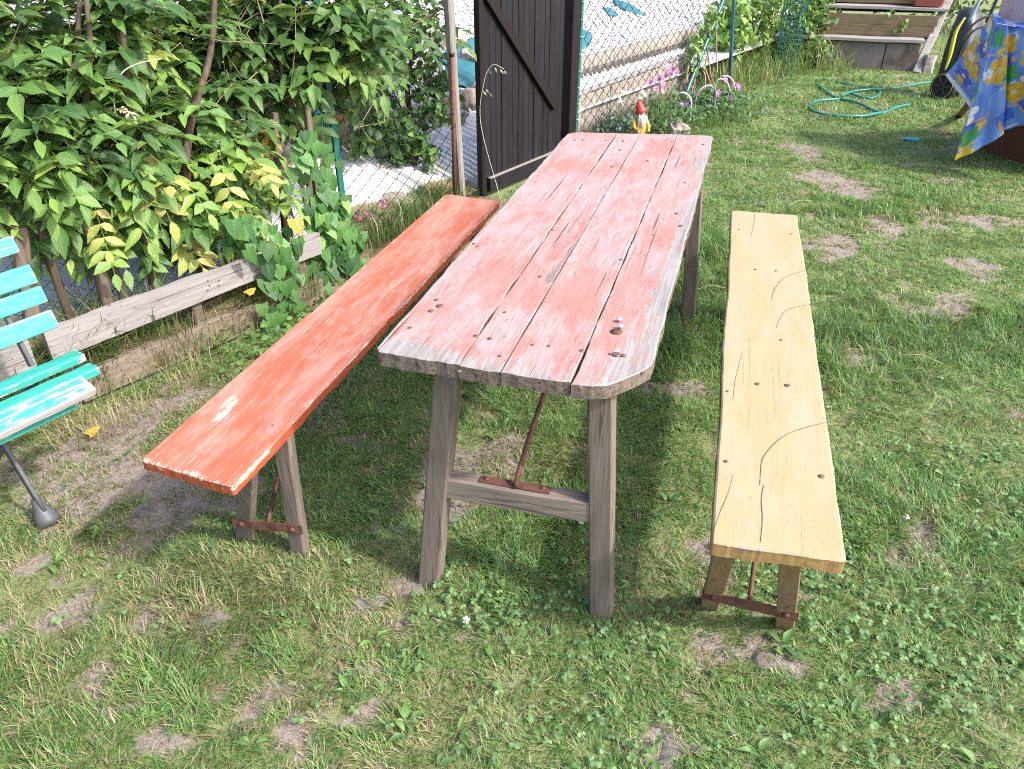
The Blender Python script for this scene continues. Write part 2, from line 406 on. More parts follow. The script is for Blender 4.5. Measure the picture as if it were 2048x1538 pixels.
def soil_at(x, y):
    x = np.asarray(x, float); y = np.asarray(y, float); s = np.zeros_like(x)
    wx = x+.34*(fbm(x*6, y*6, 3)-.5); wy = y+.34*(fbm(x*6+40, y*6, 4)-.5)
    for (cx, cy, _), r in zip(_pc, _pr):
        # on the ground a patch is longer in depth than its picture is high
        q = np.sqrt(((wx-cx)/r)**2+((wy-cy)/(r*1.15))**2); s = np.maximum(s, 1-sstep(.45, 1.15, q))
    n = fbm(x*4.3, y*4.3, 11); left = sstep(.2, -1.2, x)
    s = np.maximum(s, .7*sstep(.60-.05*left, .76-.05*left, n))
    s = np.maximum(s, .95*np.exp(-(((x+1.22)/.42)**2+((y-2.12)/.42)**2)**2)*sstep(.3, .5, fbm(x*5, y*5, 23, 3)))
    s = s*(.62+.75*sstep(.3, .6, fbm(x*22, y*22, 19, 3)))
    s = np.clip(s, 0, 1)
    return s
RA = gz(165, 808); RB = gz(650, 600); RD = norm(RB-RA); RN = np.array([-RD[1], RD[0], 0])    # low rail line
def bump_at(x, y):
    u, v = (np.asarray(x)-FO[0])*FD[0]+(np.asarray(y)-FO[1])*FD[1], (np.asarray(x)-FO[0])*FN[0]+(np.asarray(y)-FO[1])*FN[1]
    k = sstep(-.05, -.5, v)
    return .03*(fbm(np.asarray(x)*1.1, np.asarray(y)*1.1, 5, 3)-.5)*k - .02*(1-k)

def build_lawn():
    xs = np.unique(np.concatenate([np.linspace(-60, -3.2, 14), np.linspace(-3.2, 6.5, 210), np.linspace(6.5, 60, 14)]))
    ys = np.unique(np.concatenate([np.linspace(-30, .2, 10), np.linspace(.2, 11.5, 230), np.linspace(11.5, 90, 16)]))
    X, Y = np.meshgrid(xs, ys); Z = bump_at(X, Y)
    S = soil_at(X, Y); Z = Z - .006*S
    V = np.stack([X, Y, Z], -1).reshape(-1, 3); nx = len(xs)
    i, j = np.meshgrid(np.arange(len(ys)-1), np.arange(nx-1), indexing='ij'); a = (i*nx+j).ravel()
    F = np.stack([a, a+1, a+1+nx, a+nx], 1)
    t = NT('lawn_ground'); v = t.coord('Object')
    n1 = t.noise(v, 35, 6, .7); n2 = t.noise(v, 160, 5, .7); n3 = t.noise(v, 6, 4, .6)
    soil = t.mix(n1, (.07, .055, .045), (.33, .275, .245)); soil = t.mix(t.ramp(n2, [(.45, 0.0), (.75, .7)]), soil, (.40, .33, .26))
    th = t.mix(n2, (.06, .09, .03), (.24, .26, .12)); th = t.mix(t.ramp(n3, [(.35, 0.0), (.7, .4)]), th, (.27, .28, .13))
    sm = t.math('ADD', t.attr('soil'), t.math('MULTIPLY', t.math('SUBTRACT', n1, .5), .8))
    col = t.mix(t.ramp(sm, [(.35, 0.0), (.6, 1.0)]), th, soil)
    t.fin(col, .95, t.math('ADD', n1, t.math('MULTIPLY', n2, .5)), .8, .012, .1)
    o = bulk('lawn', V, F, t.m, smooth=True, attrs={'soil': S.ravel()})
    tag(o, 'green lawn with bare soil patches under the table and benches', kind='structure')
build_lawn()

# the white bank behind the fence
def bank_z(u, v):
    u = np.asarray(u, float); v = np.asarray(v, float)
    a = sstep(.3, 1.6, u); zp = .30*a+(1-a)*.30*np.clip(v/.78, 0, 1)
    up = .45+np.clip(v-.82, 0, 9)*.36+.06*(fbm(u*2, v*2, 31)-.5)*sstep(.82, 1.3, v)
    k = sstep(.76, .84, v)
    return np.maximum(zp*(1-k)+up*k, .014)
def bank_hit(px, py):
    d = ray(px, py); d = d/np.linalg.norm(d)
    for s in np.arange(3.0, 25, .01):
        P = CC+d*s; u, v = fuv(P)
        if v > 0 and P[2] <= bank_z(u, v): return P
    return CC+d*20
def build_bank():
    us = np.linspace(-9, 10, 240); vs = np.unique(np.concatenate([np.linspace(.055, .74, 14), np.linspace(.75, .86, 8), np.linspace(.9, 9, 90)]))
    U, Vv = np.meshgrid(us, vs); Z = bank_z(U, Vv)
    P = FO[None, None]+FD*U[..., None]+FN*Vv[..., None]; P[..., 2] = Z
    n = len(us); i, j = np.meshgrid(np.arange(len(vs)-1), np.arange(n-1), indexing='ij'); a = (i*n+j).ravel()
    F = np.stack([a, a+1, a+1+n, a+n], 1)
    soil = sstep(2.3, 3.0, Vv+.5*(fbm(U, Vv, 8)-.5))
    t = NT('white_bank'); v = t.coord('Object')
    n1 = t.noise(v, 45, 4, .7); n2 = t.noise(v, 5, 5, .6)
    wh = t.mix(n1, (.46, .45, .46), (.62, .61, .62))
    gr = t.attr('rough'); dk = t.ramp(t.noise(v, 38, 5, .75), [(.47, .75), (.56, 0.0)])
    wh = t.mix(t.math('MULTIPLY', dk, gr), wh, (.10, .095, .10))
    so = t.mix(n2, (.16, .11, .07), (.34, .26, .17))
    col = t.mix(t.ramp(t.math('ADD', t.attr('soil'), t.math('MULTIPLY', t.math('SUBTRACT', n2, .5), .8)), [(.4, 0.0), (.6, 1.0)]), wh, so)
    t.fin(col, .9, n1, .5, .01, .2)
    near = sstep(.34, .16, Vv+.16*(fbm(U*3, Vv*3, 18)-.5))*sstep(.25, -.05, U)
    soil = np.maximum(soil, near)
    o = bulk('gravel_bank', P.reshape(-1, 3), F, t.m, smooth=True, attrs={'soil': soil.ravel(), 'rough': sstep(.8, .9, Vv).ravel()})
    tag(o, 'white path and rising white gravel bank behind the wire fence', kind='structure')
    # gravel: many stones, one object
    N = 16000; u = RNG.uniform(-1.5, 7.5, N); v = .9+RNG.uniform(0, 1, N)**1.3*2.3
    z = bank_z(u, v); r = RNG.uniform(.012, .03, N)
    octa = np.array([(1, 0, 0), (-1, 0, 0), (0, 1, 0), (0, -1, 0), (0, 0, .8), (0, 0, -.8)], float)
    of = np.array([(0, 2, 4), (2, 1, 4), (1, 3, 4), (3, 0, 4), (2, 0, 5), (1, 2, 5), (3, 1, 5), (0, 3, 5)])
    jit = RNG.uniform(.6, 1.4, (N, 6, 1)); ang = RNG.uniform(0, 6.3, N); c, s = np.cos(ang), np.sin(ang)
    L = octa[None]*jit; X = L[..., 0]*c[:, None]-L[..., 1]*s[:, None]; Yy = L[..., 0]*s[:, None]+L[..., 1]*c[:, None]
    C = FO[None]+FD*u[:, None]+FN*v[:, None]; C[:, 2] = z+r*.3
    P = C[:, None]+np.stack([X, Yy, L[..., 2]], -1)*r[:, None, None]
    F = (of[None]+(np.arange(N)*6)[:, None, None]).reshape(-1, 3)
    o = bulk('gravel', P.reshape(-1, 3), F, M['gravel']); tag(o, 'loose white gravel stones covering the bank', kind='stuff')
build_bank()

def strip_bed():
    """soil strip between the low rails and the wire fence"""
    V = []; S = []; n = 60
    for i in range(n+1):
        s = -3.2+i*(6.1/n)
        a = RA+RD*s; ua, va = fuv(a)
        for k, f in enumerate(np.linspace(0, 1, 7)):
            P = fp(ua, va*(1-f)*1.0+f*.07 + (.035 if k == 0 else 0)*0)
            z = .055+.05*math.sin(f*math.pi)+.03*float(fbm(P[0]*4, P[1]*4, 21))
            if s > 1.25: z *= max(.15, 1-(s-1.25)*1.5)
            V.append((P[0]-FN[0]*0, P[1], z if 0 < k < 6 else z-.05)); S.append(.6)
    F = [(i*7+j, i*7+j+1, i*7+8+j, i*7+7+j) for i in range(n) for j in range(6)]
    t = NT('bed_soil'); v = t.coord('Object'); n1 = t.noise(v, 40, 6, .7)
    t.fin(t.mix(n1, (.07, .05, .035), (.27, .20, .13)), .95, n1, .8, .02, .1)
    tag(bulk('soil_bed', V, F, t.m, smooth=True), 'dry soil strip under the wisteria behind the low rails', kind='structure')
strip_bed()

# ================================================================== GRASS
TBL_YAW = math.radians(16.4)
def blades(P, az, lean, L, w, col, bend=.5):
    """numpy blades: 5 vertices each (two per station and a tip)"""
    n = len(P); d = np.stack([np.cos(az), np.sin(az), np.zeros(n)], 1); side = np.stack([-np.sin(az), np.cos(az), np.zeros(n)], 1)
    up = np.array([0, 0, 1.0])
    d1 = d*np.sin(lean)[:, None]+up*np.cos(lean)[:, None]; l2 = np.clip(lean+bend, 0, 1.9)
    d2 = d*np.sin(l2)[:, None]+up*np.cos(l2)[:, None]
    m = P+d1*(L*.5)[:, None]; t = m+d2*(L*.5)[:, None]; t[:, 2] = np.maximum(t[:, 2], P[:, 2]+.004)
    sw = side*w[:, None]
    V = np.stack([P-sw, P+sw, m+sw*.8, m-sw*.8, t], 1).reshape(-1, 3)
    b = np.arange(n)*5
    F = np.concatenate([np.stack([b, b+1, b+2], 1), np.stack([b, b+2, b+3], 1), np.stack([b+3, b+2, b+4], 1)])
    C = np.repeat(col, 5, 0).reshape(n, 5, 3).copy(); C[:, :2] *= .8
    uv = np.zeros((n*5, 2)); uv[:, 1] = .5
    return V, F, C.reshape(-1, 3), uv
GREENS = np.array([(.13, .27, .055), (.185, .33, .075), (.095, .225, .055), (.25, .36, .11), (.13, .26, .105)])
STRAW = np.array([(.46, .38, .22), (.38, .30, .16), (.55, .47, .32), (.33, .30, .13)])
def is_lawn(x, y):
    P = np.stack([x, y, np.zeros_like(x)], 1); u, v = fuv(P)
    q = P-RA; s = q @ RD; r = q @ RN
    ok = v < -.06
    ok &= ~((r > -.03) & (s < 1.3))
    return ok
def grass():
    Vs, Fs, Cs, Us = [], [], [], []; base = 0
    for y0, y1, den, wid, Lm in ((.62, 1.6, 40000, .00125, .037), (1.6, 2.6, 34000, .0014, .038), (2.6, 4.2, 22000, .0018, .040), (4.2, 7, 11000, .0026, .043), (7, 11.5, 4600, .0042, .048)):
        hw = 1.35+.62*y1; N = int(den*(y1-y0)*2*hw)
        x = RNG.uniform(-hw, hw, N); y = RNG.uniform(y0, y1, N)
        k = (np.abs(x) < 1.35+.62*y) & is_lawn(x, y); x, y = x[k], y[k]
        s = soil_at(x, y); tuft = fbm(x*6, y*6, 51, 3)
        keep = RNG.uniform(0, 1, len(x)) < np.clip((1.0-.88*s)*(.45+1.0*sstep(.28, .6, tuft)), .05, 1)
        x, y, s, tuft = x[keep], y[keep], s[keep], tuft[keep]; n = len(x)
        # matted tufts share a direction
        base_az = 6.28*2*fbm(x*9, y*9, 61, 2); az = base_az+RNG.normal(0, 1.0, n)
        lush = sstep(.5, .72, fbm(x*1.7+3, y*1.7, 71, 3)); dry = sstep(.5, .68, fbm(x*2.6, y*2.6+9, 81, 3))
        # the long soft band right of the yellow bench
        bx = (x-1.35)/.85; by = (y-2.95-.10*(x-1.35))/.38; band = np.exp(-(bx*bx+by*by)*1.2)
        bx2 = (x-.98)/.5; by2 = (y-3.6)/.9; band = np.maximum(band, .8*np.exp(-(bx2*bx2+by2*by2)*1.5))
        L = Lm*RNG.uniform(.55, 1.5, n)*(.75+.75*lush+1.1*band)*(1-.35*s)
        lean = np.clip(RNG.normal(.85, .36, n)-.1*lush, .05, 1.5)
        w = wid*RNG.uniform(.6, 1.4, n)
        g = GREENS[RNG.integers(0, 5, n)]*RNG.uniform(.75, 1.25, (n, 1))
        g = g*(1-.25*band[:, None])
        pd = np.clip(.05+.16*sstep(.4, -.9, x)*sstep(2.4, 1.2, y)+.34*dry*(1-.5*sstep(0, 1.5, x))+.5*sstep(.05, .6, s)-.35*band, .03, .9)
        d = RNG.uniform(0, 1, n) < pd
        g[d] = STRAW[RNG.integers(0, 4, d.sum())]*RNG.uniform(.7, 1.15, (d.sum(), 1))
        P = np.stack([x, y, bump_at(x, y)-.003], 1)
        nl = int(n*.025); ii = RNG.integers(0, n, nl)   # litter: dead blades lying flat
        lean[ii] = RNG.uniform(1.3, 1.52, nl); g[ii] = STRAW[RNG.integers(0, 4, nl)]*RNG.uniform(.6, 1.0, (nl, 1)); L[ii] *= 1.3; w[ii] *= 1.2; P[ii, 2] += .012
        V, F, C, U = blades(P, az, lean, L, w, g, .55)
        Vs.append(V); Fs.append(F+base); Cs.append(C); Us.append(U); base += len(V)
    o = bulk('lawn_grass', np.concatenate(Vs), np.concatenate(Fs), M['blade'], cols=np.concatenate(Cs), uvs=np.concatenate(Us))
    tag(o, 'short mown grass blades of the lawn, green mixed with straw', kind='stuff')
grass()

def long_grass(name, label, spots, straw=.3, par=None, cols=None, kind='stuff'):
    """spots: (x, y, z, radius, count, length, halfwidth)"""
    Vs, Fs, Cs, Us = [], [], [], []; b = 0
    for (x, y, z, r, n, L, w) in spots:
        a = RNG.uniform(0, 6.28, n); q = r*np.sqrt(RNG.uniform(0, 1, n))
        P = np.stack([x+q*np.cos(a), y+q*np.sin(a), np.full(n, z)], 1)
        az = a+RNG.normal(0, .9, n); lean = np.abs(RNG.normal(.28, .25, n)); LL = L*RNG.uniform(.45, 1.2, n)
        g = (GREENS[RNG.integers(0, 5, n)]*RNG.uniform(.7, 1.3, (n, 1))) if cols is None else np.array(cols)[RNG.integers(0, len(cols), n)]*RNG.uniform(.8, 1.2, (n, 1))
        d = RNG.uniform(0, 1, n) < straw; g[d] = STRAW[RNG.integers(0, 4, d.sum())]
        V, F, C, U = blades(P, az, lean, LL, w*RNG.uniform(.6, 1.3, n), g, .75)
        Vs.append(V); Fs.append(F+b); Cs.append(C); Us.append(U); b += len(V)
    o = bulk(name, np.concatenate(Vs), np.concatenate(Fs), M['blade'], par, cols=np.concatenate(Cs), uvs=np.concatenate(Us))
    if par is None: tag(o, label, kind=kind)
    elif kind: o['kind'] = kind
    return o

# ------------------------------------------------------------------ leaf shapes
def leaf_shape(kind='ovate'):
    """unit leaf along +x, width along y; returns vertices, triangles, uv"""
    if kind == 'ovate': st = [(0, .0), (.18, .34), (.42, .5), (.7, .34), (1, 0)]
    elif kind == 'lance': st = [(0, 0), (.2, .36), (.45, .5), (.72, .3), (1, 0)]
    elif kind == 'heart': st = [(0, 0), (.02, .55), (.3, .60), (.68, .34), (1, 0)]
    elif kind == 'round': st = [(0, 0), (.25, .40), (.6, .55), (.9, .36), (1, 0)]
    V = []; U = []
    def z(x, y): return -.24*x*x+.22*abs(y)-.10*math.sin(x*9)*abs(y)
    V.append((0, 0, 0)); U.append((0, 0))
    for x, w in st[1:-1]:
        xx = x-.14 if (kind == 'heart' and x < .1) else x
        for sgn in (-1, 0, 1):
            V.append((xx if sgn else max(x, .0), sgn*w, z(x, sgn*w))); U.append((x, sgn))
    V.append((1, 0, z(1, 0)-.04)); U.append((1, 0)); k = len(st)-2
    F = [(0, 2, 1), (0, 3, 2)]
    for i in range(k-1):
        a = 1+i*3; b = a+3
        F += [(a, a+1, b+1), (a, b+1, b), (a+1, a+2, b+2), (a+1, b+2, b+1)]
    a = 1+(k-1)*3; t = len(V)-1
    F += [(a, a+1, t), (a+1, a+2, t)]
    return np.array(V), np.array(F), np.array(U, float)
SHAPE = {k: leaf_shape(k) for k in ('ovate', 'lance', 'heart', 'round')}
def frames(d, nrm):
    d = d/np.linalg.norm(d, axis=1, keepdims=True); nrm = nrm-d*np.sum(nrm*d, 1, keepdims=True)
    nrm = nrm/np.maximum(1e-6, np.linalg.norm(nrm, axis=1, keepdims=True)); s = np.cross(nrm, d)
    return d, s, nrm
def leaf_mass(name, shape, P, d, nrm, L, W, col, parent=None, mat=None, root=None):
    V0, F0, U0 = SHAPE[shape]; n = len(P); d, s, nn = frames(d, nrm)
    V = P[:, None]+d[:, None]*(V0[None, :, 0:1]*L[:, None, None])+s[:, None]*(V0[None, :, 1:2]*W[:, None, None])+nn[:, None]*(V0[None, :, 2:3]*(L*RNG.uniform(.5, 1.3, n))[:, None, None])
    F = (F0[None]+(np.arange(n)*len(V0))[:, None, None]).reshape(-1, 3)
    return bulk(name, V.reshape(-1, 3), F, mat or M['leaf_mass'], parent, smooth=True, cols=np.repeat(col, len(V0), 0), uvs=np.tile(U0, (n, 1)), root=root)
LEAF_ME = {}
def leaf_mesh(shape, var):
    k = (shape, var)
    if k not in LEAF_ME:
        V0, F0, U0 = SHAPE[shape]; V = V0.copy(); r = random.Random(var*13+len(shape))
        V[:, 2] *= r.uniform(.2, 1.3); V[:, 2] += .05*np.sin(V[:, 0]*r.uniform(6, 11)+var)*np.abs(V[:, 1])*2; V[:, 1] *= r.uniform(.9, 1.1)
        V[:, 1] += .05*math.sin(var*2.1)*V[:, 0]**2
        me = bpy.data.meshes.new('leaf'); me.from_pydata([tuple(v) for v in V], [], [tuple(int(i) for i in f) for f in F0])
        l = me.uv_layers.new(name='UVMap')
        for lp in me.loops: l.data[lp.index].uv = U0[lp.vertex_index]
        me.polygons.foreach_set('use_smooth', np.ones(len(F0), bool)); me.materials.append(M['leaf']); LEAF_ME[k] = me
    return LEAF_ME[k]
def leaf_objects(shape, P, d, nrm, L, W, col, parent, name='leaf'):
    d, s, nn = frames(d, nrm); Mi = inv(parent)
    for i in range(len(P)):
        o = bpy.data.objects.new(name, leaf_mesh(shape, i % 6)); COL.objects.link(o); o.parent = parent
        m = Matrix(((d[i][0]*L[i], s[i][0]*W[i], nn[i][0]*L[i], P[i][0]), (d[i][1]*L[i], s[i][1]*W[i], nn[i][1]*L[i], P[i][1]), (d[i][2]*L[i], s[i][2]*W[i], nn[i][2]*L[i], P[i][2]), (0, 0, 0, 1)))
        o.matrix_local = Mi @ m; o.color = (*[float(c) for c in col[i]], 1)
def pick_visible(P, n, cell=26):
    """indices of the n leaves that show largest: nearest of each small patch of view first"""
    x, y, a = proj(P); ok = (x > -20) & (x < IW+20) & (y > -20) & (y < IH)
    idx = np.where(ok)[0]; idx = idx[np.argsort(a[idx])]; cnt = {}; out = []
    for lim in (1, 2, 4):
        for i in idx:
            k = (int(x[i]//cell), int(y[i]//cell))
            if cnt.get(k, 0) < lim and i not in out if lim > 1 else k not in cnt:
                cnt[k] = cnt.get(k, 0)+1; out.append(i)
            if len(out) >= n: return np.array(out)
    return np.array(out)

def pick(a, n): return a[RNG.integers(0, len(a), n)]*RNG.uniform(.85, 1.18, (n, 1))
def clover():
    """clover patches in the lawn: three round leaflets a leaf"""
    spots = [(985,1190,120,260),(1090,1230,150,200),(900,1230,90,90),(1560,1130,140,240),(1700,1160,190,330),(1960,1000,160,330),(1930,1300,200,380),(1760,1230,150,160),(1780,1420,180,200),(1100,1470,200,160),(1300,1240,110,110),(700,1400,200,50),(280,1340,140,60),(1830,900,200,170),(1180,1080,120,80),(1010,1050,120,60),(200,1200,120,50),(1200,1380,160,90),(1500,1480,200,130),(1680,900,120,90),(620,1180,120,40)]
    P = []; az = []
    for px, py, r, n in spots:
        n = int(n*.30); a = RNG.uniform(0, 6.28, n); q = r*np.sqrt(RNG.uniform(0, 1, n))
        for i in range(n):
            g = gz(px+q[i]*math.cos(a[i]), py+q[i]*math.sin(a[i])*.7); P.append(g)
    P = np.array(P); k = is_lawn(P[:, 0], P[:, 1]); P = P[k]; n = len(P)
    P[:, 2] = bump_at(P[:, 0], P[:, 1])+RNG.uniform(.010, .030, n)
    az = RNG.uniform(0, 6.28, n); tilt = RNG.normal(0, .25, (n, 2)); up = np.stack([tilt[:, 0], tilt[:, 1], np.ones(n)], 1)
    base = np.array([(.13, .25, .085), (.17, .31, .12), (.10, .21, .07), (.20, .33, .13)])[RNG.integers(0, 4, n)]
    L = RNG.uniform(.0075, .0145, n)
    PP, DD, NN, LL, CC_ = [], [], [], [], []
    for k in range(3):
        a = az+k*2.094+RNG.normal(0, .12, n); d = np.stack([np.cos(a), np.sin(a), RNG.normal(-.05, .12, n)], 1)
        PP.append(P); DD.append(d); NN.append(up); LL.append(L); CC_.append(base)
    LL = np.concatenate(LL)
    o = leaf_mass('clover', 'round', np.concatenate(PP), np.concatenate(DD), np.concatenate(NN), LL, LL*.86, np.concatenate(CC_))
    tag(o, 'low clover leaves spread through the lawn', kind='stuff')
    # broader weed leaves in small rosettes
    P, d = [], []
    for k in range(150):
        c = gz(random.uniform(0, 2048), random.uniform(420, 1538))
        if not is_lawn(c[:1], c[1:2])[0]: continue
        for j in range(random.randrange(3, 7)):
            a = random.uniform(0, 6.28); P.append(c+np.array([math.cos(a), math.sin(a), 0])*.006+np.array([0, 0, .008])); d.append((math.cos(a), math.sin(a), random.uniform(.15, .7)))
    P = np.array(P); d = np.array(d); n = len(P); L = RNG.uniform(.018, .045, n); nn = np.stack([-d[:, 0]*.4, -d[:, 1]*.4, np.ones(n)], 1)
    o = leaf_mass('lawn_weeds', 'lance', P, d, nn, L, L*RNG.uniform(.3, .5, n), pick(np.array([(.12, .25, .07), (.17, .30, .08), (.10, .20, .07)]), n)); tag(o, 'broad leaved weed rosettes in the lawn', kind='stuff')
clover()

# ================================================================== TABLE AND BENCHES
def board_grid(O, ax, ay, quad, zt, th, ns, nt, smin=None, smax=None, lo=None, hi=None, cup=.0, ragged=.0, rim=.006, seed=1, wear=None, gouge=None, keep=None, t0=0.0, t1=1.0, rag_ends=(0, 0), edges=(True, True)):
    """a plank as a fine grid. quad: four world corners (near-left, near-right, far-right, far-left) of the whole top; t0..t1 the plank's share"""
    q = [np.asarray(p, float)[:2] for p in quad]
    S = np.concatenate([[0, .0015, .004], np.linspace(.010, .990, ns), [.996, .9985, 1]])
    e = np.array([0, .006, .02, .05]) ; T = np.unique(np.concatenate([e, 1-e, np.linspace(.08, .92, nt)]))
    Sg, Tg = np.meshgrid(S, T, indexing='ij')
    tt = t0+(t1-t0)*Tg
    length = np.linalg.norm(q[3]-q[0]); width = np.linalg.norm(q[1]-q[0])
    a = smin(tt) if smin else 0*tt; b = smax(tt) if smax else 1+0*tt
    if rag_ends[0]: a = a+rag_ends[0]*(fbm(tt*16, tt*0+seed, seed, 5)-.5)/length
    if rag_ends[1]: b = b+rag_ends[1]*(fbm(tt*16, tt*0+seed+5, seed, 5)-.5)/length
    ss = a+(b-a)*Sg
    tt2 = tt.copy()
    if lo is not None: tt2 = tt2+lo(ss)*(1-Tg)/width
    if hi is not None: tt2 = tt2+hi(ss)*Tg/width
    if ragged:
        wl = (fbm(ss*length*9, ss*0+seed, seed+3, 4)-.5)*ragged/width; wh = (fbm(ss*length*9, ss*0+seed+7, seed+9, 4)-.5)*ragged/width
        tt2 = tt2+wl*np.exp(-Tg*9)+wh*np.exp(-(1-Tg)*9)
    X = ((1-ss)*(1-tt2))[..., None]*q[0]+((1-ss)*tt2)[..., None]*q[1]+(ss*tt2)[..., None]*q[2]+(ss*(1-tt2))[..., None]*q[3]
    ds = np.minimum(Sg, 1-Sg)*length; dt = np.minimum(Tg, 1-Tg)*width*(t1-t0); dd = np.minimum(ds, dt)
    z = zt - rim*.8*np.clip(1-dd/rim, 0, 1)**2
    z = z + cup*((2*Tg-1)**2-.4) + .0016*(fbm(ss*length*5, tt2*width*18, seed+11, 3)-.5)
    V = np.concatenate([X, z[..., None]], -1); nS, nT = V.shape[:2]
    i, j = np.meshgrid(np.arange(nS-1), np.arange(nT-1), indexing='ij'); k = (i*nT+j).ravel()
    F = [np.stack([k, k+nT, k+nT+1, k+1], 1)]
    ring = [(0, j) for j in range(nT)]+[(i, nT-1) for i in range(1, nS)]+[(nS-1, j) for j in range(nT-2, -1, -1)]+[(i, 0) for i in range(nS-2, 0, -1)]
    ring = [i*nT+j for i, j in ring]; n0 = nS*nT; top = V.reshape(-1, 3)[ring]; m = len(ring)
    mid = top.copy(); mid[:, 2] -= th*.5; bot = top.copy(); bot[:, 2] = zt-th
    if ragged or max(rag_ends):
        ce = top[:, :2].mean(0); nrm = top[:, :2]-ce
        jig = (fbm(np.arange(m)*.11, np.zeros(m)+seed, seed+41, 4)-.5)*max(ragged, max(rag_ends))*.5
        dirs = nrm/np.maximum(1e-6, np.linalg.norm(nrm, axis=1, keepdims=True)); mid[:, :2] += dirs*jig[:, None]*.5; bot[:, :2] -= dirs*np.abs(jig)[:, None]
        bot[:, 2] += (fbm(np.arange(m)*.12, np.zeros(m)+seed+3, seed+43, 4)-.5)*.010
    A = np.array(ring); B = n0+np.arange(m); Cc = n0+m+np.arange(m); r = np.roll
    F.append(np.stack([A, r(A, -1), r(B, -1), B], 1)); F.append(np.stack([B, r(B, -1), r(Cc, -1), Cc], 1))
    Fa = np.concatenate(F); sides = np.concatenate([np.zeros(len(F[0])), np.ones(2*m)]).astype(int)
    # underside: strips between the two long rims
    ctr = n0+2*m; V2 = np.concatenate([V.reshape(-1, 3), mid, bot, bot.mean(0)[None]])
    Fl = [tuple(f) for f in Fa]+[(int(Cc[x]), int(Cc[(x+1) % m]), ctr) for x in range(m)]
    mi = list(sides)+[1]*m
    Xw, Yw = X[..., 0], X[..., 1]
    def full(fn, dflt=0.0):
        if fn is None: return np.full(len(V2), dflt)
        g = fn(Xw, Yw, ss*length, tt2*width); o = np.full(len(V2), dflt); o[:n0] = g.ravel(); return o
    edge = np.zeros(len(V2)); dl = Tg*width*(t1-t0)+(0 if edges[0] else 1); dr = (1-Tg)*width*(t1-t0)+(0 if edges[1] else 1)
    edge[:n0] = np.exp(-np.minimum(ds, np.minimum(dl, dr))/.012).ravel(); edge[n0:] = .35
    return V2, Fl, mi, dict(wear=full(wear), edge=edge, gouge=full(gouge), keep=full(keep))
def ell(spots, z):
    """wear spots surveyed on the board: (px, py, radius across m, radius along m, strength)"""
    L = [(gz(px, py, z)[:2], ra, rl, k) for px, py, ra, rl, k in spots]
    ca, sa = math.sin(TBL_YAW), math.cos(TBL_YAW)
    def f(X, Y, *_):
        o = np.zeros_like(X)
        for c, ra, rl, k in L:
            dx, dy = X-c[0], Y-c[1]; al = dx*ca+dy*sa; ac = dx*sa-dy*ca
            o = o+k*np.exp(-((ac/ra)**2+(al/rl)**2))
        return o
    return f
def disc(parent, P, r, h=.002, mat='nail', name='nail', n=9):
    return MB().lathe(P, [(r*.9, -.003), (r, h*.4), (r*.75, h), (r*.2, h*1.05)], (0, 0, 1), n).build(name, M[mat], parent, True)
def ribbon(parent, pts, w, z, name='crack'):
    """a split in the board: narrow dark groove shape lying in the surface"""
    P = spline([gz(x, y, z) for x, y in pts], 6); mb = MB(); k = len(P); V = []
    for i, p in enumerate(P):
        t = norm(P[min(i+1, k-1)]-P[max(i-1, 0)]); s = np.array([-t[1], t[0], 0]); q = .62*w*(.35+.65*math.sin(math.pi*min(1, (i+.6)/k)))*random.uniform(.6, 1.2)
        V += [p+s*q+(0, 0, .0012), p-s*q+(0, 0, .0012), p+s*q-(0, 0, .004), p-s*q-(0, 0, .004)]
    F = []
    for i in range(k-1):
        a = i*4; F += [(a, a+1, a+5, a+4), (a, a+4, a+6, a+2), (a+1, a+3, a+7, a+5)]
    return bulk(name, V, F, M['crackdark'], parent)
M['crackdark'] = plain('dark_split', (.10, .068, .04), .95, .3, 80)

M['tabletop'] = painted('faded_red_table_paint', 'x', (.325, .145, .120), (.345, .185, .16), (.29, .262, .245), (.17, .15, .14), .755, (.345, .255, .25), .06, .65, None, .6, 1.0, .9, .12, .4, .6)
M['redtop'] = painted('orange_red_bench_paint', 'x', (.36, .098, .055), (.39, .145, .10), (.46, .37, .275), (.29, .235, .19), .83, (.41, .225, .18), .0, .6, None, .5, 1.0, .4, .035, .75)
M['redside'] = painted('dark_red_bench_edge', 'x', (.30, .06, .028), (.34, .07, .03), (.46, .36, .26), (.25, .17, .11), .88, None, 0, .5, None, .3)
M['yeltop'] = painted('pale_yellow_bench_paint', 'x', (.32, .245, .132), (.33, .26, .15), (.31, .255, .21), (.21, .17, .14), .90, (.325, .27, .185), -.01, .6, None, .15, 1.0, .12, .035, .2, .3)
M['yelside'] = painted('yellow_bench_edge', 'x', (.31, .20, .075), (.25, .155, .06), (.22, .145, .075), (.11, .07, .035), .80, None, 0, .6, None, .4)

def axes(yaw): return np.array([math.sin(yaw), math.cos(yaw), 0]), np.array([math.cos(yaw), -math.sin(yaw), 0])
AX, NX = axes(TBL_YAW)                   # along the furniture (away from the camera), across (to the right)

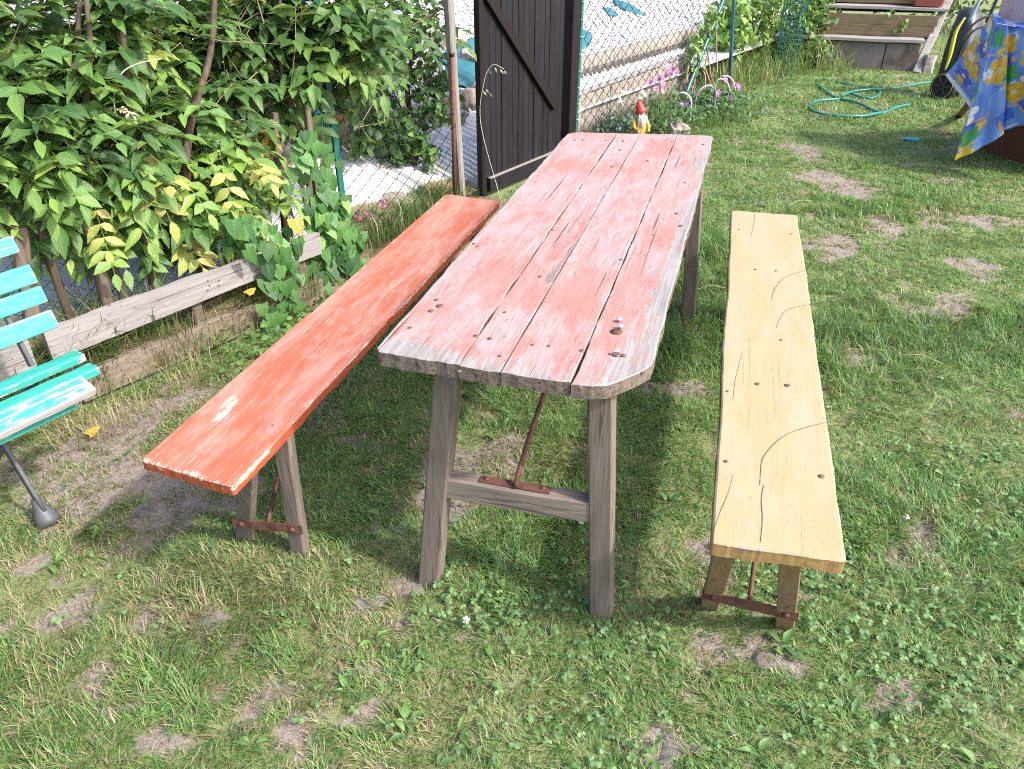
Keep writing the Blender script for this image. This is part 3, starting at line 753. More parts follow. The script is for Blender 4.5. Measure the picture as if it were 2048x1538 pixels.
def build_table():
    z = .74
    q = [gz(746, 702, z), gz(1287, 791, z), gz(1428, 270, z), gz(1138, 264, z)]
    base = np.mean(q, 0); base[2] = 0
    T = thing('beer_garden_table', 'long weathered table with faded red painted plank top on the grass', 'table', tuple(base), math.pi/2-TBL_YAW)
    Lt = np.linalg.norm(q[3]-q[0])
    def corner(tt, r, p=2.0):  # rounding of an end near each long side, in metres
        Wd = .60; d = np.minimum(tt, 9)*Wd; return np.where(d < r, r-np.sqrt(np.maximum(0, r*r-(r-d)**2)), 0)
    def smin(tt): return (corner(tt, .020)+np.where(1-tt < .19, .115*np.clip(1-(1-tt)/.19, 0, 1)**1.7, 0)+.004)/Lt
    def smax(tt): return 1-(corner(tt, .055)+corner(1-tt, .05))/Lt
    wsp0 = ell([(1000,735,.30,.035,.35),(820,705,.08,.05,.4),(1262,745,.10,.06,.5),(1322,640,.03,.2,.4),(1360,470,.03,.3,.4),(1405,320,.03,.25,.4),(1280,275,.3,.03,.35),(960,470,.02,.5,.3),(1120,300,.03,.2,.35),(840,715,.10,.06,.55),(1000,720,.12,.035,.35),(1180,735,.10,.05,.45),(1275,700,.05,.10,.8),(1310,600,.04,.16,.7),(1345,520,.05,.2,.7),(1375,420,.06,.2,.6),(1400,330,.06,.2,.55),(790,690,.08,.05,.5),(1240,478,.07,.07,.4),(1130,430,.05,.12,.35),(1400,280,.1,.05,.5),(1160,300,.05,.14,.5),(1200,290,.1,.06,.3),(900,650,.06,.05,.2),(960,440,.03,.2,.4),(1260,530,.03,.06,.3),(1235,570,.05,.05,.25)], z)
    wsp = wsp0
    gsp = ell([(1110,545,.014,.10,.9),(1150,490,.010,.10,.7),(1140,505,.008,.08,.6),(1100,555,.014,.03,.6),(1090,590,.006,.06,.4),(1165,470,.006,.1,.45),(1200,420,.005,.1,.35),(1240,350,.006,.12,.35)], z)
    ksp = ell([(1030,560,.06,.14,.5),(1180,560,.05,.1,.5),(1200,620,.07,.05,.5),(1270,560,.035,.13,.5),(1310,470,.04,.1,.5),(1230,690,.06,.04,.4),(1320,300,.06,.14,.45),(1150,330,.04,.1,.35),(940,700,.05,.02,.3),(1000,590,.05,.06,.3),(1080,600,.06,.06,.4),(850,620,.05,.05,.3)], z)
    cuts = [(0, .333), (.3365, .494), (.4965, .749), (.7525, 1)]
    for k, (a, b) in enumerate(cuts):
        V, F, mi, at = board_grid(None, AX, NX, q, z-.0008*(k % 2), .036, 230, int(60*(b-a)), smin, smax, ragged=.010 if k in (0, 3) else .004, rim=.003, edges=(k == 0, k == 3), seed=k+2, wear=wsp, gouge=gsp, keep=ksp, t0=a, t1=b, cup=.0012, rag_ends=(.012, .008))
        bulk('plank', V, F, [M['tabletop'], M['table_wood']], T, mi=mi, attrs=at)
    # nails and bolts
    for px, py, r in ((880,612,.010),(873,600,.007),(862,622,.008),(820,656,.006),(952,672,.007),(980,677,.006),(1164,702,.007),(1233,709,.011),(1247,711,.006),(1221,708,.004),(1065,690,.005),(1098,692,.004),(1010,624,.004),(1080,553,.005),(1225,333,.008),(1295,322,.007),(1240,300,.006),(1212,281,.006),(1246,282,.006),(1345,283,.006),(1407,289,.008),(1150,281,.006),(1165,279,.005),(1354,427,.007),(1362,452,.008),(948,488,.006),(955,493,.005),(1265,484,.005),(1242,520,.006),(1370,365,.005),(1308,470,.004),(1105,460,.005),(1000,712,.004),(918,742,.006),(1160,775,.005)):
        disc(T, gz(px, py, z+.0003), r)
    for px, py in ((1238,644),(1240,658)):
        P = gz(px, py, z); MB().lathe(P, [(.004, -.002), (.004, .006), (.007, .0065), (.0075, .009), (.003, .010)], (.1, .05, 1), 10).build('bolt', M['zinc'], T, True)
    MB().lathe(gz(1233, 664, z), [(.013, -.002), (.014, .002), (.004, .003)], (0, 0, 1), 10).build('washer', M['rust'], T, True)
    def pos(al, ac, zz): return q[0]*[1, 1, 0]+AX*al+NX*ac+np.array([0, 0, zz])
    # legs, splayed across
    lw, ld = .058, .052
    nl = (pos(.095, .145, .70), gz(857, 1165)+AX*.012); nr = (pos(.10, .498, .70), gz(1203, 1230)+AX*.012)
    fl = (pos(1.90, .135, .70), pos(1.92, .065, 0)); fr = (pos(1.90, .555, .70), gz(1377, 640)+AX*.02)
    for (a, b), tw in ((nl, .0), (nr, .0), (fl, .0), (fr, .0)):
        b = np.array(b); b[2] = -.02
        MB().beam(a, b, NX, lw, ld, 5, .09, .0006).build('leg', M['grey_wood_z'], T)
    def on(leg, zz): a, b = np.array(leg[0]), np.array(leg[1]); f = (a[2]-zz)/(a[2]-b[2]); return a+(b-a)*f
    for A, B, zz in ((nl, nr, .335), (fl, fr, .335)):
        p, r = on(A, zz), on(B, zz); d = norm(r-p)
        MB().beam(p+d*.022, r-d*.022, (0, 0, 1), .062, .046, 4, .08, .001).build('stretcher', M['grey_wood_y'], T)
    p, r = on(nl, .335), on(nr, .335); d = norm(r-p); mid = (p+r)/2
    st = MB().beam(mid-d*.098+(0, 0, .0335), mid+d*.080+(0, 0, .0335), AX, .026, .005, 3, .1).build('iron_strap', M['rust'], T)
    for k in (-.082, .062): MB().lathe(mid+d*k+(0, 0, .036), [(.006, -.001), (.006, .003), (.003, .004)], (0, 0, 1), 8).build('screw', M['rust'], st, True)
    top = pos(.50, .345, .70); foot = mid+np.array([0, 0, .03])
    MB().tube(spline([foot-AX*.004, foot+(0, 0, .03)-NX*.003, foot+(top-foot)*.35-NX*.006, foot+(top-foot)*.75+NX*.004, top], 4), [.0085]*3+[.0068]*14, 7).build('iron_brace', M['rust'], T, True)
    p, r = on(fl, .335), on(fr, .335); mid = (p+r)/2; top = pos(1.5, .34, .70)
    MB().tube([mid+(0, 0, .03), top], .007, 6).build('iron_brace', M['rust'], T, True)
    for al in (.13, 1.90):   # battens under the top that the legs are hinged to
        MB().beam(pos(al+.05, .06, .685), pos(al+.05, .55, .685), (0, 0, 1), .026, .05, 3, .08).build('batten', M['grey_wood_y'], T)
build_table()

def build_bench(label, q, z, th, topm, sidem, legm, wear, keep, lo, hi, legs, nails, strapz, seed, gouge=None):
    base = np.mean(q, 0); base[2] = 0
    yaw = math.atan2(*(q[3]+q[2]-q[0]-q[1])[:2]); ax, nx = axes(yaw)
    B = thing('plank_bench', label, 'bench', tuple(base), math.pi/2-yaw, 'wooden plank benches beside the table')
    Lb = np.linalg.norm(q[3]-q[0])
    def cn(tt, r): d = tt*.265; return np.where(d < r, r-np.sqrt(np.maximum(0, r*r-(r-d)**2)), 0)
    def smin(tt): return (cn(tt, .012)+cn(1-tt, .010))/Lb
    def smax(tt): return 1-(cn(tt, .03)+cn(1-tt, .012))/Lb
    V, F, mi, at = board_grid(None, ax, nx, q, z, th, 300, 36, smin, smax, lo, hi, cup=.0008, ragged=.005, rim=.006, seed=seed, wear=wear, keep=keep, gouge=gouge, rag_ends=(.004, .004))
    seat = bulk('seat', V, F, [topm, sidem], B, mi=mi, attrs=at)
    for px, py, r in nails: disc(B, gz(px, py, z+.0005), r)
    def pos(al, ac, zz): return q[0]*[1, 1, 0]+ax*al+nx*ac+np.array([0, 0, zz])
    W = np.linalg.norm(q[1]-q[0])
    for end in (0, 1):
        pairs = []
        for sd in (0, 1):
            if end == 0: tp, bt = legs[sd]
            else: tp = pos(Lb-.20, .075 if sd == 0 else W-.075, z-th); bt = pos(Lb-.27, .045 if sd == 0 else W-.04, 0)
            bt = np.array(bt); tp = np.array(tp); bt[2] = -.015; pairs.append((tp, bt))
            MB().beam(tp, bt, nx, .046, .034, 4, .08, .001).build('leg', legm, B)
        def on(l, zz): a, b = l; return a+(b-a)*((a[2]-zz)/(a[2]-b[2]))
        sg = -1 if end == 0 else 1
        p, r = on(pairs[0], strapz), on(pairs[1], strapz); d = norm(r-p); off = ax*sg*.020
        st = MB().beam(p-d*.028+off, r+d*.028+off, (0, 0, 1), .030, .005, 3, .1).build('iron_strap', M['rust'], B)
        for c in (p, r):
            MB().lathe(c+off, [(.0085, .001), (.0085, .0055), (.004, .009)], ax*sg, 8).build('bolt', M['rust'], st, True)
        mid = (p+r)/2+off*.6
        tp = pos(.52 if end == 0 else Lb-.52, W*.5, z-th)
        MB().tube(spline([mid-(0, 0, .012), mid+(0, 0, .02)-ax*sg*.01, mid+(tp-mid)*.5, tp], 4), .006, 6).build('iron_brace', M['rust'], B, True)
        c = pos(.17 if end == 0 else Lb-.19, W/2, z-th-.018)
        MB().beam(c-nx*(W*.36), c+nx*(W*.36), (0, 0, 1), .032, .045, 3, .1).build('cleat', legm, B)
    return B, ax, nx

def bench_red():
    z = .45
    q = [gz(279, 918, z), gz(466, 974, z), gz(1000, 402, z), gz(892, 387, z)]
    wear = ell([(460,798,.022,.035,.75),(445,832,.018,.035,.75),(455,815,.03,.05,.3),(520,800,.01,.05,.35),(555,745,.012,.08,.32),(640,655,.010,.10,.38),(610,690,.012,.06,.3),(330,905,.05,.03,.25),(290,915,.02,.03,.3),(385,945,.06,.012,.35),(740,585,.006,.02,.6),(745,560,.005,.02,.5),(875,440,.006,.01,.8),(897,443,.006,.008,.7),(862,452,.007,.006,.7),(520,860,.02,.10,.22),(420,890,.03,.06,.25),(500,935,.012,.05,.4),(470,930,.06,.010,.35),(720,560,.02,.15,.2),(640,700,.02,.12,.22),(590,760,.015,.06,.3),(830,520,.02,.12,.2),(920,470,.012,.12,.3),(560,830,.008,.09,.3),(505,760,.006,.12,.25),(905,428,.012,.03,.35),(810,515,.010,.02,.35),(690,640,.008,.03,.25)], z)
    keep = None
    def lo(s): # slight notch on the left rim
        return .006*np.exp(-((s-.385)/.006)**2)+.004*sstep(.385, .392, s)-.004*sstep(.392, .7, s)
    def hi(s):
        return -.006*np.exp(-((s-.415)/.012)**2)+.004*(fbm(s*6, s*0, 77, 3)-.5)
    tl = lambda px, py, zz: gz(px, py, zz)
    legs = [(gz(497, 905, .42)+(0, 0, 0), gz(488, 1072)), (gz(566, 868, .42), gz(600, 1102))]
    build_bench('orange red painted plank bench with chipped paint left of the table', q, z, .029, M['redtop'], M['redside'], M['grey_wood_z'], wear, keep, lo, hi, legs,
                [(860,422,.003),(545,850,.003),(745,652,.003)], .105, 5)
def bench_yellow():
    z = .45
    q = [gz(1423, 1085, z), gz(1693, 1122, z), gz(1597, 430, z), gz(1464, 420, z)]
    wear = ell([(1430,980,.012,.12,.3),(1436,860,.012,.12,.25),(1447,700,.016,.2,.35),(1640,835,.02,.012,.55),(1635,560,.02,.03,.3),(1612,620,.012,.2,.3),(1500,905,.03,.008,.35),(1690,1060,.012,.06,.3),(1530,430,.1,.01,.3),(1630,700,.01,.15,.25)], z)
    def hi(s):
        Lb = 2.2
        return -.010*sstep(.02, .3, s)*0 -.016*sstep(1.47, 1.475, s)+.012*np.exp(-((s-1.40)/.12)**2)+.006*(fbm(s*4, s*0, 91, 3)-.5)-.006*np.exp(-((s-.95)/.2)**2)
    def lo(s): return .008*(fbm(s*5, s*0, 93, 3)-.5)
    legs = [(gz(1452, 1088, .41), gz(1420, 1203)), (gz(1582, 1105, .41), gz(1571, 1243))]
    B, ax, nx = build_bench('pale yellow painted plank bench with curved cracks right of the table', q, z, .036, M['yeltop'], M['yelside'], M['brown_wood_z'], wear, None, lo, hi, legs,
                [(1515,768,.007),(1575,771,.009),(1455,783,.005),(1511,539,.005),(1552,542,.005),(1452,923,.006),(1643,953,.008),(1478,459,.004),(1583,468,.005),(1562,680,.004),(1665,776,.004)], .105, 9)
    ribbon(B, [(1613,540),(1590,547),(1568,556),(1555,570),(1547,585),(1543,600)], .0006, z)
    ribbon(B, [(1654,845),(1620,853),(1580,866),(1555,882),(1535,903),(1524,922),(1521,950),(1520,970)], .0011, z)
    ribbon(B, [(1528,970),(1523,1000),(1525,1040),(1521,1085)], .0008, z)
    ribbon(B, [(1466,950),(1455,990),(1440,1025),(1428,1060),(1425,1082)], .0011, z)
    ribbon(B, [(1622,609),(1600,613),(1575,620),(1562,634),(1553,655)], .0006, z)
    ribbon(B, [(1510,425),(1508,445),(1503,470)], .0006, z)
    ribbon(B, [(1485,705),(1478,730),(1470,765),(1466,800)], .0005, z)
bench_red(); bench_yellow()

# ------------------------------------------------------------------ green slatted garden bench on the left
M['greenslat'] = painted('turquoise_bench_paint', 'x', (.045, .35, .275), (.06, .41, .325), (.42, .40, .37), (.25, .22, .20), .92, None, 0, .42, None, .12, 1.0, .5)
M['greenworn'] = painted('worn_turquoise_bench_paint', 'x', (.02, .25, .20), (.035, .30, .245), (.42, .40, .40), (.26, .22, .21), .86, None, 0, .5, None, .2, 1.0, .6)
def green_bench():
    l = norm(np.array([.54, .84, 0])); w = np.array([l[1], -l[0], 0])
    zs = .44; B0 = gz(150, 697, zs); root = B0*[1, 1, 0]+w*.15-l*.6
    B = thing('slatted_garden_bench', 'turquoise slatted garden bench with peeling paint at the left edge', 'bench', tuple(root), math.atan2(l[1], l[0]))
    def slat(a, c1, h, thk, mat, name, length=1.35, wear=0.0, seed=0, widthdir=None):
        """a: right-end centre, c1: across direction, h: width"""
        n = 60; up = np.cross(l, c1); up = up if up[2] > 0 else -up
        if abs(up[2]) < .3 and up @ w < 0: up = -up
        V = []; E = []; Wr = []
        prof = [(-.5, -.5), (-.5, .3), (-.46, .46), (-.38, .5), (-.1, .5), (.2, .5), (.38, .5), (.46, .46), (.5, .3), (.5, -.5)]
        for i in range(n+1):
            s = (i/n)**1.5*length; e = 1-.03*math.exp(-s/.004)
            for a1, b1 in prof:
                V.append(a-l*s+c1*(a1*h*e)+up*(b1*thk*e+.0006*math.sin(s*50+a1*9+seed))); E.append((1 if abs(a1) > .4 else .1)*.8+math.exp(-s/.01)); Wr.append(wear*(.4+1.2*float(fbm(s*3.2+seed, a1*2+seed, seed+5, 3))))
        k = len(prof); F = [(i*k+j, i*k+(j+1) % k, i*k+k+(j+1) % k, i*k+k+j) for i in range(n) for j in range(k)]
        F += [tuple(range(k-1, -1, -1)), tuple(n*k+j for j in range(k))]
        z0 = np.zeros(len(V))
        return bulk(name, V, F, mat, B, attrs=dict(wear=Wr, edge=E, gouge=z0, keep=z0))
    # back slats in a leaning plane
    up = norm(-w*.30+np.array([0, 0, 1.0])); n = norm(np.cross(l, up)); P0 = B0-w*.035
    ends = [((95, 621), (121, 652)), ((77, 572), (95, 603)), ((58, 528), (72, 566)), ((24, 471), (35, 506))]
    for k, (t, b) in enumerate(ends):
        a = (gp(*t, P0, n)+gp(*b, P0, n))/2; hh = abs((gp(*t, P0, n)-gp(*b, P0, n)) @ up)
        slat(a, up, max(.035, min(hh, .062)), .020, M['greenslat'], 'back_slat', 1.4, .05 if k else .32, k)
    # seat slats
    # each right end surveyed on the seat plane
    for k, (px, py, h, mt, wr) in enumerate(((164, 709, .050, 'greenworn', .02), (192, 735, .050, 'greenworn', .0), (180, 768, .066, 'greenworn', .70))):
        a = gz(px, py, zs)
        slat(a-l*.004, w if k < 2 else norm(w-np.array([0, 0, .35])), h, .022, M[mt], 'seat_slat', 1.4, wr, k+11)
    a = gz(150, 800, zs-.035); slat(a, norm(w*.25-np.array([0, 0, 1.0])), .045, .022, M['greenworn'], 'seat_slat', 1.4, .02, 19)
    # flat iron end frames
    for k in (0, 1):
        off = -l*(.115+1.1*k); F0 = gz(95, 1040)+(-l*1.1*k)
        pl = F0; tp = gp(4, 885, pl, l) if k == 0 else None
        if k == 0: t0 = tp
        tt = t0-l*1.1*k
        fr = MB()
        fr.beam(tt+norm(tt-F0)*.03, F0+(0, 0, .035), w, .026, .012, 5, .15)
        fr.build('leg', M['iron'], B, True)
        fd = norm(tt-F0); mb = MB(); mb.lathe(F0, [(.034, -.012), (.036, .006), (.030, .022), (.019, .048), (.013, .075)], fd, 12); mb.build('foot', M['iron'], B, True)
        rb = F0-w*.36; rt = B0*[1, 1, 0]+np.array([0, 0, zs-.02])+off
        MB().beam(rt, rb+(0, 0, .0), w, .026, .012, 4, .15).build('leg', M['iron'], B, True)
        MB().beam(tt+(0, 0, .02), rt, (0, 0, 1), .022, .012, 3, .15).build('seat_bracket', M['iron'], B)
        MB().beam(rt-w*.045, rt-w*.045+up*.46, w, .022, .012, 4, .15).build('back_bracket', M['iron'], B)
green_bench()

# ================================================================== LOW RAILS, STAKES, FENCES, GATE
def rails():
    F = thing('low_rail_fence', 'low fence of two weathered grey boards in front of the wisteria', 'fence', tuple(RA), math.atan2(RD[1], RD[0]))
    def plankv(s0, s1, z0, z1, z2, z3, mat, th=.024, seed=0):
        """vertical plank along the rail line: z0,z1 bottom/top at s0; z2,z3 at s1"""
        n = 40; V = []; prof = [(0, 0), (0, .5), (0, 1), (1, 1), (1, .5), (1, 0)]
        for i in range(n+1):
            f = i/n; s = s0+(s1-s0)*f; wob = .007*(float(fbm(s*5+seed, seed, seed, 3))-.5)
            for d, h in prof:
                z = (z0+(z2-z0)*f)*(1-h)+(z1+(z3-z1)*f)*h
                P = RA+RD*s+RN*(d*th+wob*.5)+np.array([0, 0, z+wob*(1 if h > .6 else -.5)+(.004*math.sin(s*21+seed) if h > .6 else 0)]); V.append(P)
        k = 6; Fc = [(i*k+j, i*k+(j+1) % k, i*k+k+(j+1) % k, i*k+k+j) for i in range(n) for j in range(k)]+[tuple(range(k)), tuple(n*k+j for j in range(k-1, -1, -1))]
        return bulk('rail_board', V, Fc, mat, F)
    plankv(-.045, 1.20, .205, .328, .232, .330, M['pale_wood_x'], seed=3)
    plankv(.01, 1.18, .002, .125, .005, .104, M['low_wood_x'], seed=8)
    plankv(-2.6, -.10, .20, .32, .20, .33, M['pale_wood_x'], seed=13)
    for s, h in ((.0, .30), (.55, .29), (1.10, .31), (-1.2, .3), (-2.4, .3)):
        b = RA+RD*s+RN*.048; MB().beam(b-(0, 0, .05), b+(0, 0, h), RD, .045, .04, 3, .15, .002).build('stake', M['stake'], F)
    kn = gp(512, 518, RA, RN)  # the big knot in the upper board
    MB().lathe(kn-RN*.004, [(.017, 0), (.017, .001), (.012, .0005), (.006, .002), (.001, .002)], -RN, 12).build('knot', M['grey_wood_y'], F, True)
    for px, py in ((415, 560), (418, 570), (415, 579), (437, 560), (437, 570)):
        MB().lathe(gp(px, py, RA, RN)-RN*.004, [(.003, 0), (.003, .002), (.001, .003)], -RN, 7).build('nail', M['nail'], F)
rails()

def rail_off(px, py, off): return gp(px, py, RA+RN*off, RN)
def post_px(name, label, cat, top, bot, w, d, mat, off, group=None, side=None, jit=.004, zbot=0.0, taper=1.0, round_=False):
    a, b = rail_off(*top, off), rail_off(*bot, off)
    ax = norm(b-a); b = b+ax*((b[2]-zbot)/max(.2, -ax[2])); root = np.array([b[0], b[1], max(0, zbot)])
    mb = MB()
    if round_: mb.tube([a, a+(b-a)*.3+RD*.004, a+(b-a)*.7-RD*.003, b], [w*.45, w*.5, w*.52, w*.55], 9)
    else: mb.beam(a, b-(0, 0, .05), RD if side is None else side, w, d, 5, .14, jit)
    o = mb.build(name, M[mat], None, round_, root=tuple(root)); tag(o, label, cat, group); return o
G = 'wooden stakes along the wire fence'
post_px('wooden_stake', 'grey squared wooden stake left of the wisteria trunks, behind the pale rail', 'stake', (172, 440), (212, 600), .042, .036, 'stake', .15, G)
post_px('wooden_stake', 'short pale stake end behind the turquoise bench back', 'stake', (38, 455), (56, 600), .050, .04, 'stake', .20, G)
post_px('wooden_stake', 'brown wooden stake with bronze young leaves around its top', 'stake', (548, 225), (572, 470), .030, .026, 'stake', .28, G)
post_px('wooden_stake', 'reddish wooden stake wrapped in heart-leaved bindweed', 'stake', (612, 203), (642, 470), .030, .03, 'stake', .22, G)
def stump():
    P = gz(845, 412); mb = MB().tube([P-(0, 0, .05), P+(0, 0, .06), P+(0, 0, .125)], [.030, .029, .028], 10)
    tag(mb.build('stump', M['stake'], None, False, root=tuple(P)), 'short sawn round stump beyond the far end of the red bench', 'stump')
stump()

def chainlink(parent, u0, u1, z0, z1, cell=.070, r=.0026, v=0.0, seed=1, sag=.006):
    """woven zigzag wires, each wire interlocking with its neighbour"""
    mb = MB(); n = int((u1-u0)/cell); half = cell/2; rh = cell*.62; rows = int((z1-z0)/rh); rr = random.Random(seed)
    Vs = []; Fs = []; b = 0
    for i in range(n):
        P = []
        for k in range(rows+1):
            uu = u0+(i+.5)*cell+(half*.97 if (k+i) % 2 else -half*.97)
            zz = z0+k*rh
            uu += .004*math.sin(zz*7+i*.3); vv = v+sag*math.sin(uu*3.1+zz*2)+(.0016 if k % 2 else -.0016)+rr.uniform(-.001, .001)
            P.append(fp(uu, vv, zz))
        P = np.array(P); k = len(P)
        A = np.array([FD*1.0, FN*.5+np.array([0, 0, .6]), -FD*.5-FN*.8])
        ofs = np.array([FD*r, FN*r, -FD*r, -FN*r])[[0, 1, 3]]
        V = (P[:, None]+ofs[None]).reshape(-1, 3); f = []
        for a in range(k-1):
            for j in range(3): f.append((b+a*3+j, b+a*3+(j+1) % 3, b+a*3+3+(j+1) % 3, b+a*3+3+j))
        Vs.append(V); Fs += f; b += len(V)
    o = bulk('wire_mesh', np.concatenate(Vs), np.array(Fs), M['wire'], parent); return o
def tpost(parent, a, b, w=.034, mat='greenpost', name='post'):
    """T-section steel fence post"""
    a, b = np.asarray(a), np.asarray(b); mb = MB(); mb.beam(a, b, FD, w, .004, 3, .2); mb.beam(a+FN*w*.4, b+FN*w*.4, FN, w*.8, .004, 3, .2)
    return mb.build(name, M[mat], parent)
def fences():
    F = thing('chain_link_fence', 'green wire mesh fence overgrown by wisteria left of the gate', 'fence', tuple(fp(-1.2, 0)), math.atan2(FD[1], FD[0]), 'green chain link fences')
    chainlink(F, -4.6, -.16, .06, 1.7, seed=4, sag=.02)
    a = gp(655, 150, FO-FN*.02, FN); b = gp(690, 425, FO-FN*.02, FN); d = norm(a-b)
    tpost(F, b-d*.35, a+d*.7, .036)
    tpost(F, fp(-3.6, -.02, 0), fp(-3.62, -.02, 1.7))
    for z in (.1, .75, 1.35):
        MB().tube([fp(-4.6, -.003, z)]+[fp(u, -.003, z+.01*math.sin(u*3)) for u in np.arange(-4.4, -.2, .25)]+[fp(-.15, -.003, z)], .0018, 4).build('line_wire', M['wire'], F)
    R = thing('chain_link_fence', 'green wire mesh fence right of the gate in front of the pale log edging', 'fence', tuple(fp(1.33, 0)), math.atan2(FD[1], FD[0]), 'green chain link fences')
    chainlink(R, 1.36, 4.3, .10, 1.35, .074, .0030, seed=8, sag=.008)
    for z in (.12, .62, 1.2): MB().tube([fp(1.33, -.004, z), fp(2.8, -.004, z-.015), fp(4.3, -.004, z)], .0018, 4).build('line_wire', M['wire'], R)
    # end post wound with pale wire ties
    pt, pb = gp(1166, 0, FO-FN*.03+FD*1.33, FN), gp(1153, 262, FO-FN*.03, FN)
    d = norm(pt-pb); E = tpost(R, pb-d*.25, pt+d*.5, .030)
    for k in range(9):
        c = pb+d*(.08+k*.115); mb = MB(); P = [c+FD*.026*math.cos(w)+FN*.022*math.sin(w)+d*.012*(w/6.3) for w in np.linspace(0, 6.6, 14)]
        mb.tube(P, .0022, 5).build('wire_tie', M['tie'], R, True)
    # strut and line post at the far end
    pu = 3.75
    st = gp(1447, 0, fp(pu, -.05), FN); sb = gp(1384, 158, fp(pu, -.05), FN); d = norm(st-sb)
    MB().beam(sb-d*.15, st+d*.3, FD, .045, .03, 3, .2).build('strut', M['bluepost'], R)
    st = gp(1470, 0, fp(pu+.6, -.02), FN); sb = gp(1463, 130, fp(pu+.6, -.02), FN); d = norm(st-sb)
    tpost(R, sb-d*.3, st+d*.3, .04, 'bluepost')
fences()

def gate():
    G_ = thing('wooden_gate', 'dark stained gate of narrow upright slats with a diagonal brace', 'gate', tuple(fp(.5, 0)), math.atan2(FD[1], FD[0]))
    H = 1.75; ex = norm(FD)
    def up_slat(u, w, th, z0, z1, v, name='slat', mat='gate', lean=0.0):
        a = fp(u, v, z0); b = fp(u+lean, v, z1); return MB().beam(a, b, FD, w, th, 2, .10, .0008).build(name, M[mat], G_)
    up_slat(.022, .044, .045, .01, H, -.012, 'stile', 'gatepost')
    n = 15; w0 = (1.055-.062)/n
    for i in range(n):
        up_slat(.062+w0*(i+.5), w0-.004-.0015*(i % 3), .016+.002*(i % 2), .02+.004*(i % 2), H, -.006+.0015*((i*7) % 3), 'slat')
    # rails behind, and the brace on our side
    for z in (.16, 1.0, 1.62): MB().beam(fp(.045, .022, z), fp(1.06, .022, z), (0, 0, 1), .09, .024, 3, .1).build('rail', M['gate'], G_)
    a = gp(968, -20, fp(0, -.03), FN); b = gp(1110, 213, fp(0, -.03), FN); d = norm(a-b)
    MB().beam(b, a+d*.45, np.cross(d, FN), .062, .024, 3, .08).build('brace', M['gatepost'], G_)
    MB().beam(fp(.08, -.030, .065), fp(1.05, -.030, .062), (0, 0, 1), .085, .020, 3, .1).build('bottom_rail', M['gate'], G_)
    MB().beam(fp(.08, -.030, .113), fp(1.05, -.030, .110), (0, 0, 1), .007, .024, 3, .1).build('drip_strip', M['greypaint'], G_)
    o = MB().beam(fp(1.165, .0, -.1), fp(1.165, .0, 1.9), FD, .105, .10, 4, .07, .001).build('gate_post', M['gatepost'], None, root=tuple(fp(1.165, 0)))
    tag(o, 'dark brown square gate post between the slatted gate and green wire post', 'post')
    # weathered grey post and rusty pipe left of the gate
    a = gp(895, 0, fp(-.14, -.02), FN); b = gp(922, 388, fp(-.14, -.02), FN); d = norm(a-b)
    o = MB().beam(b-d*.1, a+d*.4, FD, .050, .05, 6, .2, .004).build('grey_post', M['post_wood'], None, root=tuple(b)); tag(o, 'weathered grey wooden post left of the dark gate', 'post')
    a = gp(904, 108, fp(-.2, -.06), FN); b = gp(909, 388, fp(-.2, -.06), FN); d = norm(a-b)
    P = thing('rusty_pipe', 'rusty iron pipe standing against the grey wooden post', 'pipe', tuple(b))
    MB().tube([b-d*.05, (a+b)/2+FD*.002, a], .0130, 10).build('pipe', M['rust'], P, True)
    MB().lathe(a, [(.0155, -.012), (.0155, .0), (.019, .004), (.010, .007)], d, 10).build('pipe_cap', M['rust'], P, True)
gate()

def edging():
    me = None
    def row(name, label, us, v, z0s, h, r, cap=None):
        T = thing(name, label, 'edging', tuple(fp(us[0], v)), math.atan2(FD[1], FD[0]), 'rows of upright half logs on the bank'); first = None
        for i, u in enumerate(us):
            z0 = z0s(u); hh = h(u)
            if first is None or i % 5 == 0:
                rr = r*random.uniform(.94, 1.03); mb = MB()
                mb.tube([(0, 0, -.08), (0, 0, .5), (0, 0, .97), (0, 0, 1)], [rr, rr, rr, rr*.86], 9); first = mb.build('log', M['log'], None, True); me = first.data; o = first
            else:
                o = bpy.data.objects.new('log', me); COL.objects.link(o)
            o.parent = T; p = np.array(inv(T) @ Vector(fp(u, v+random.uniform(-.004, .004), z0))); o.location = p
            o.scale = (1, 1, hh*random.uniform(.97, 1.02)); o.rotation_euler = (random.uniform(-.02, .02), random.uniform(-.02, .02), random.uniform(0, 6))
        return T
    T = row('log_edging', 'low pale log palisade behind the flowers and wire fence', np.arange(1.32, 3.85, .052), .115, lambda u: 0, lambda u: .385+.02*(u-1.4), .0275)
    MB().beam(fp(1.28, .125, .405), fp(3.87, .125, .452), FN, .048, .026, 6, .15, .002).build('cap_board', M['tread'], T)
    row('log_edging', 'higher row of pale half logs between the white path and gravel', np.arange(-3.2, 6.6, .088), .80, lambda u: float(bank_z(u, .7))-.02, lambda u: .20, .045)
edging()

# ================================================================== PLANTS
DK = np.array([(.050, .125, .034), (.062, .145, .044), (.042, .105, .038), (.080, .165, .045)])
MD = np.array([(.10, .215, .048), (.12, .245, .055), (.085, .19, .05), (.15, .27, .06)])
LT = np.array([(.21, .35, .065), (.26, .39, .08), (.18, .32, .075)])
YL = np.array([(.42, .44, .11), (.50, .45, .14), (.36, .40, .09)])
BZ = np.array([(.36, .25, .05), (.30, .20, .04), (.42, .32, .09)])
def pick(a, n): return a[RNG.integers(0, len(a), n)]*RNG.uniform(.85, 1.18, (n, 1))

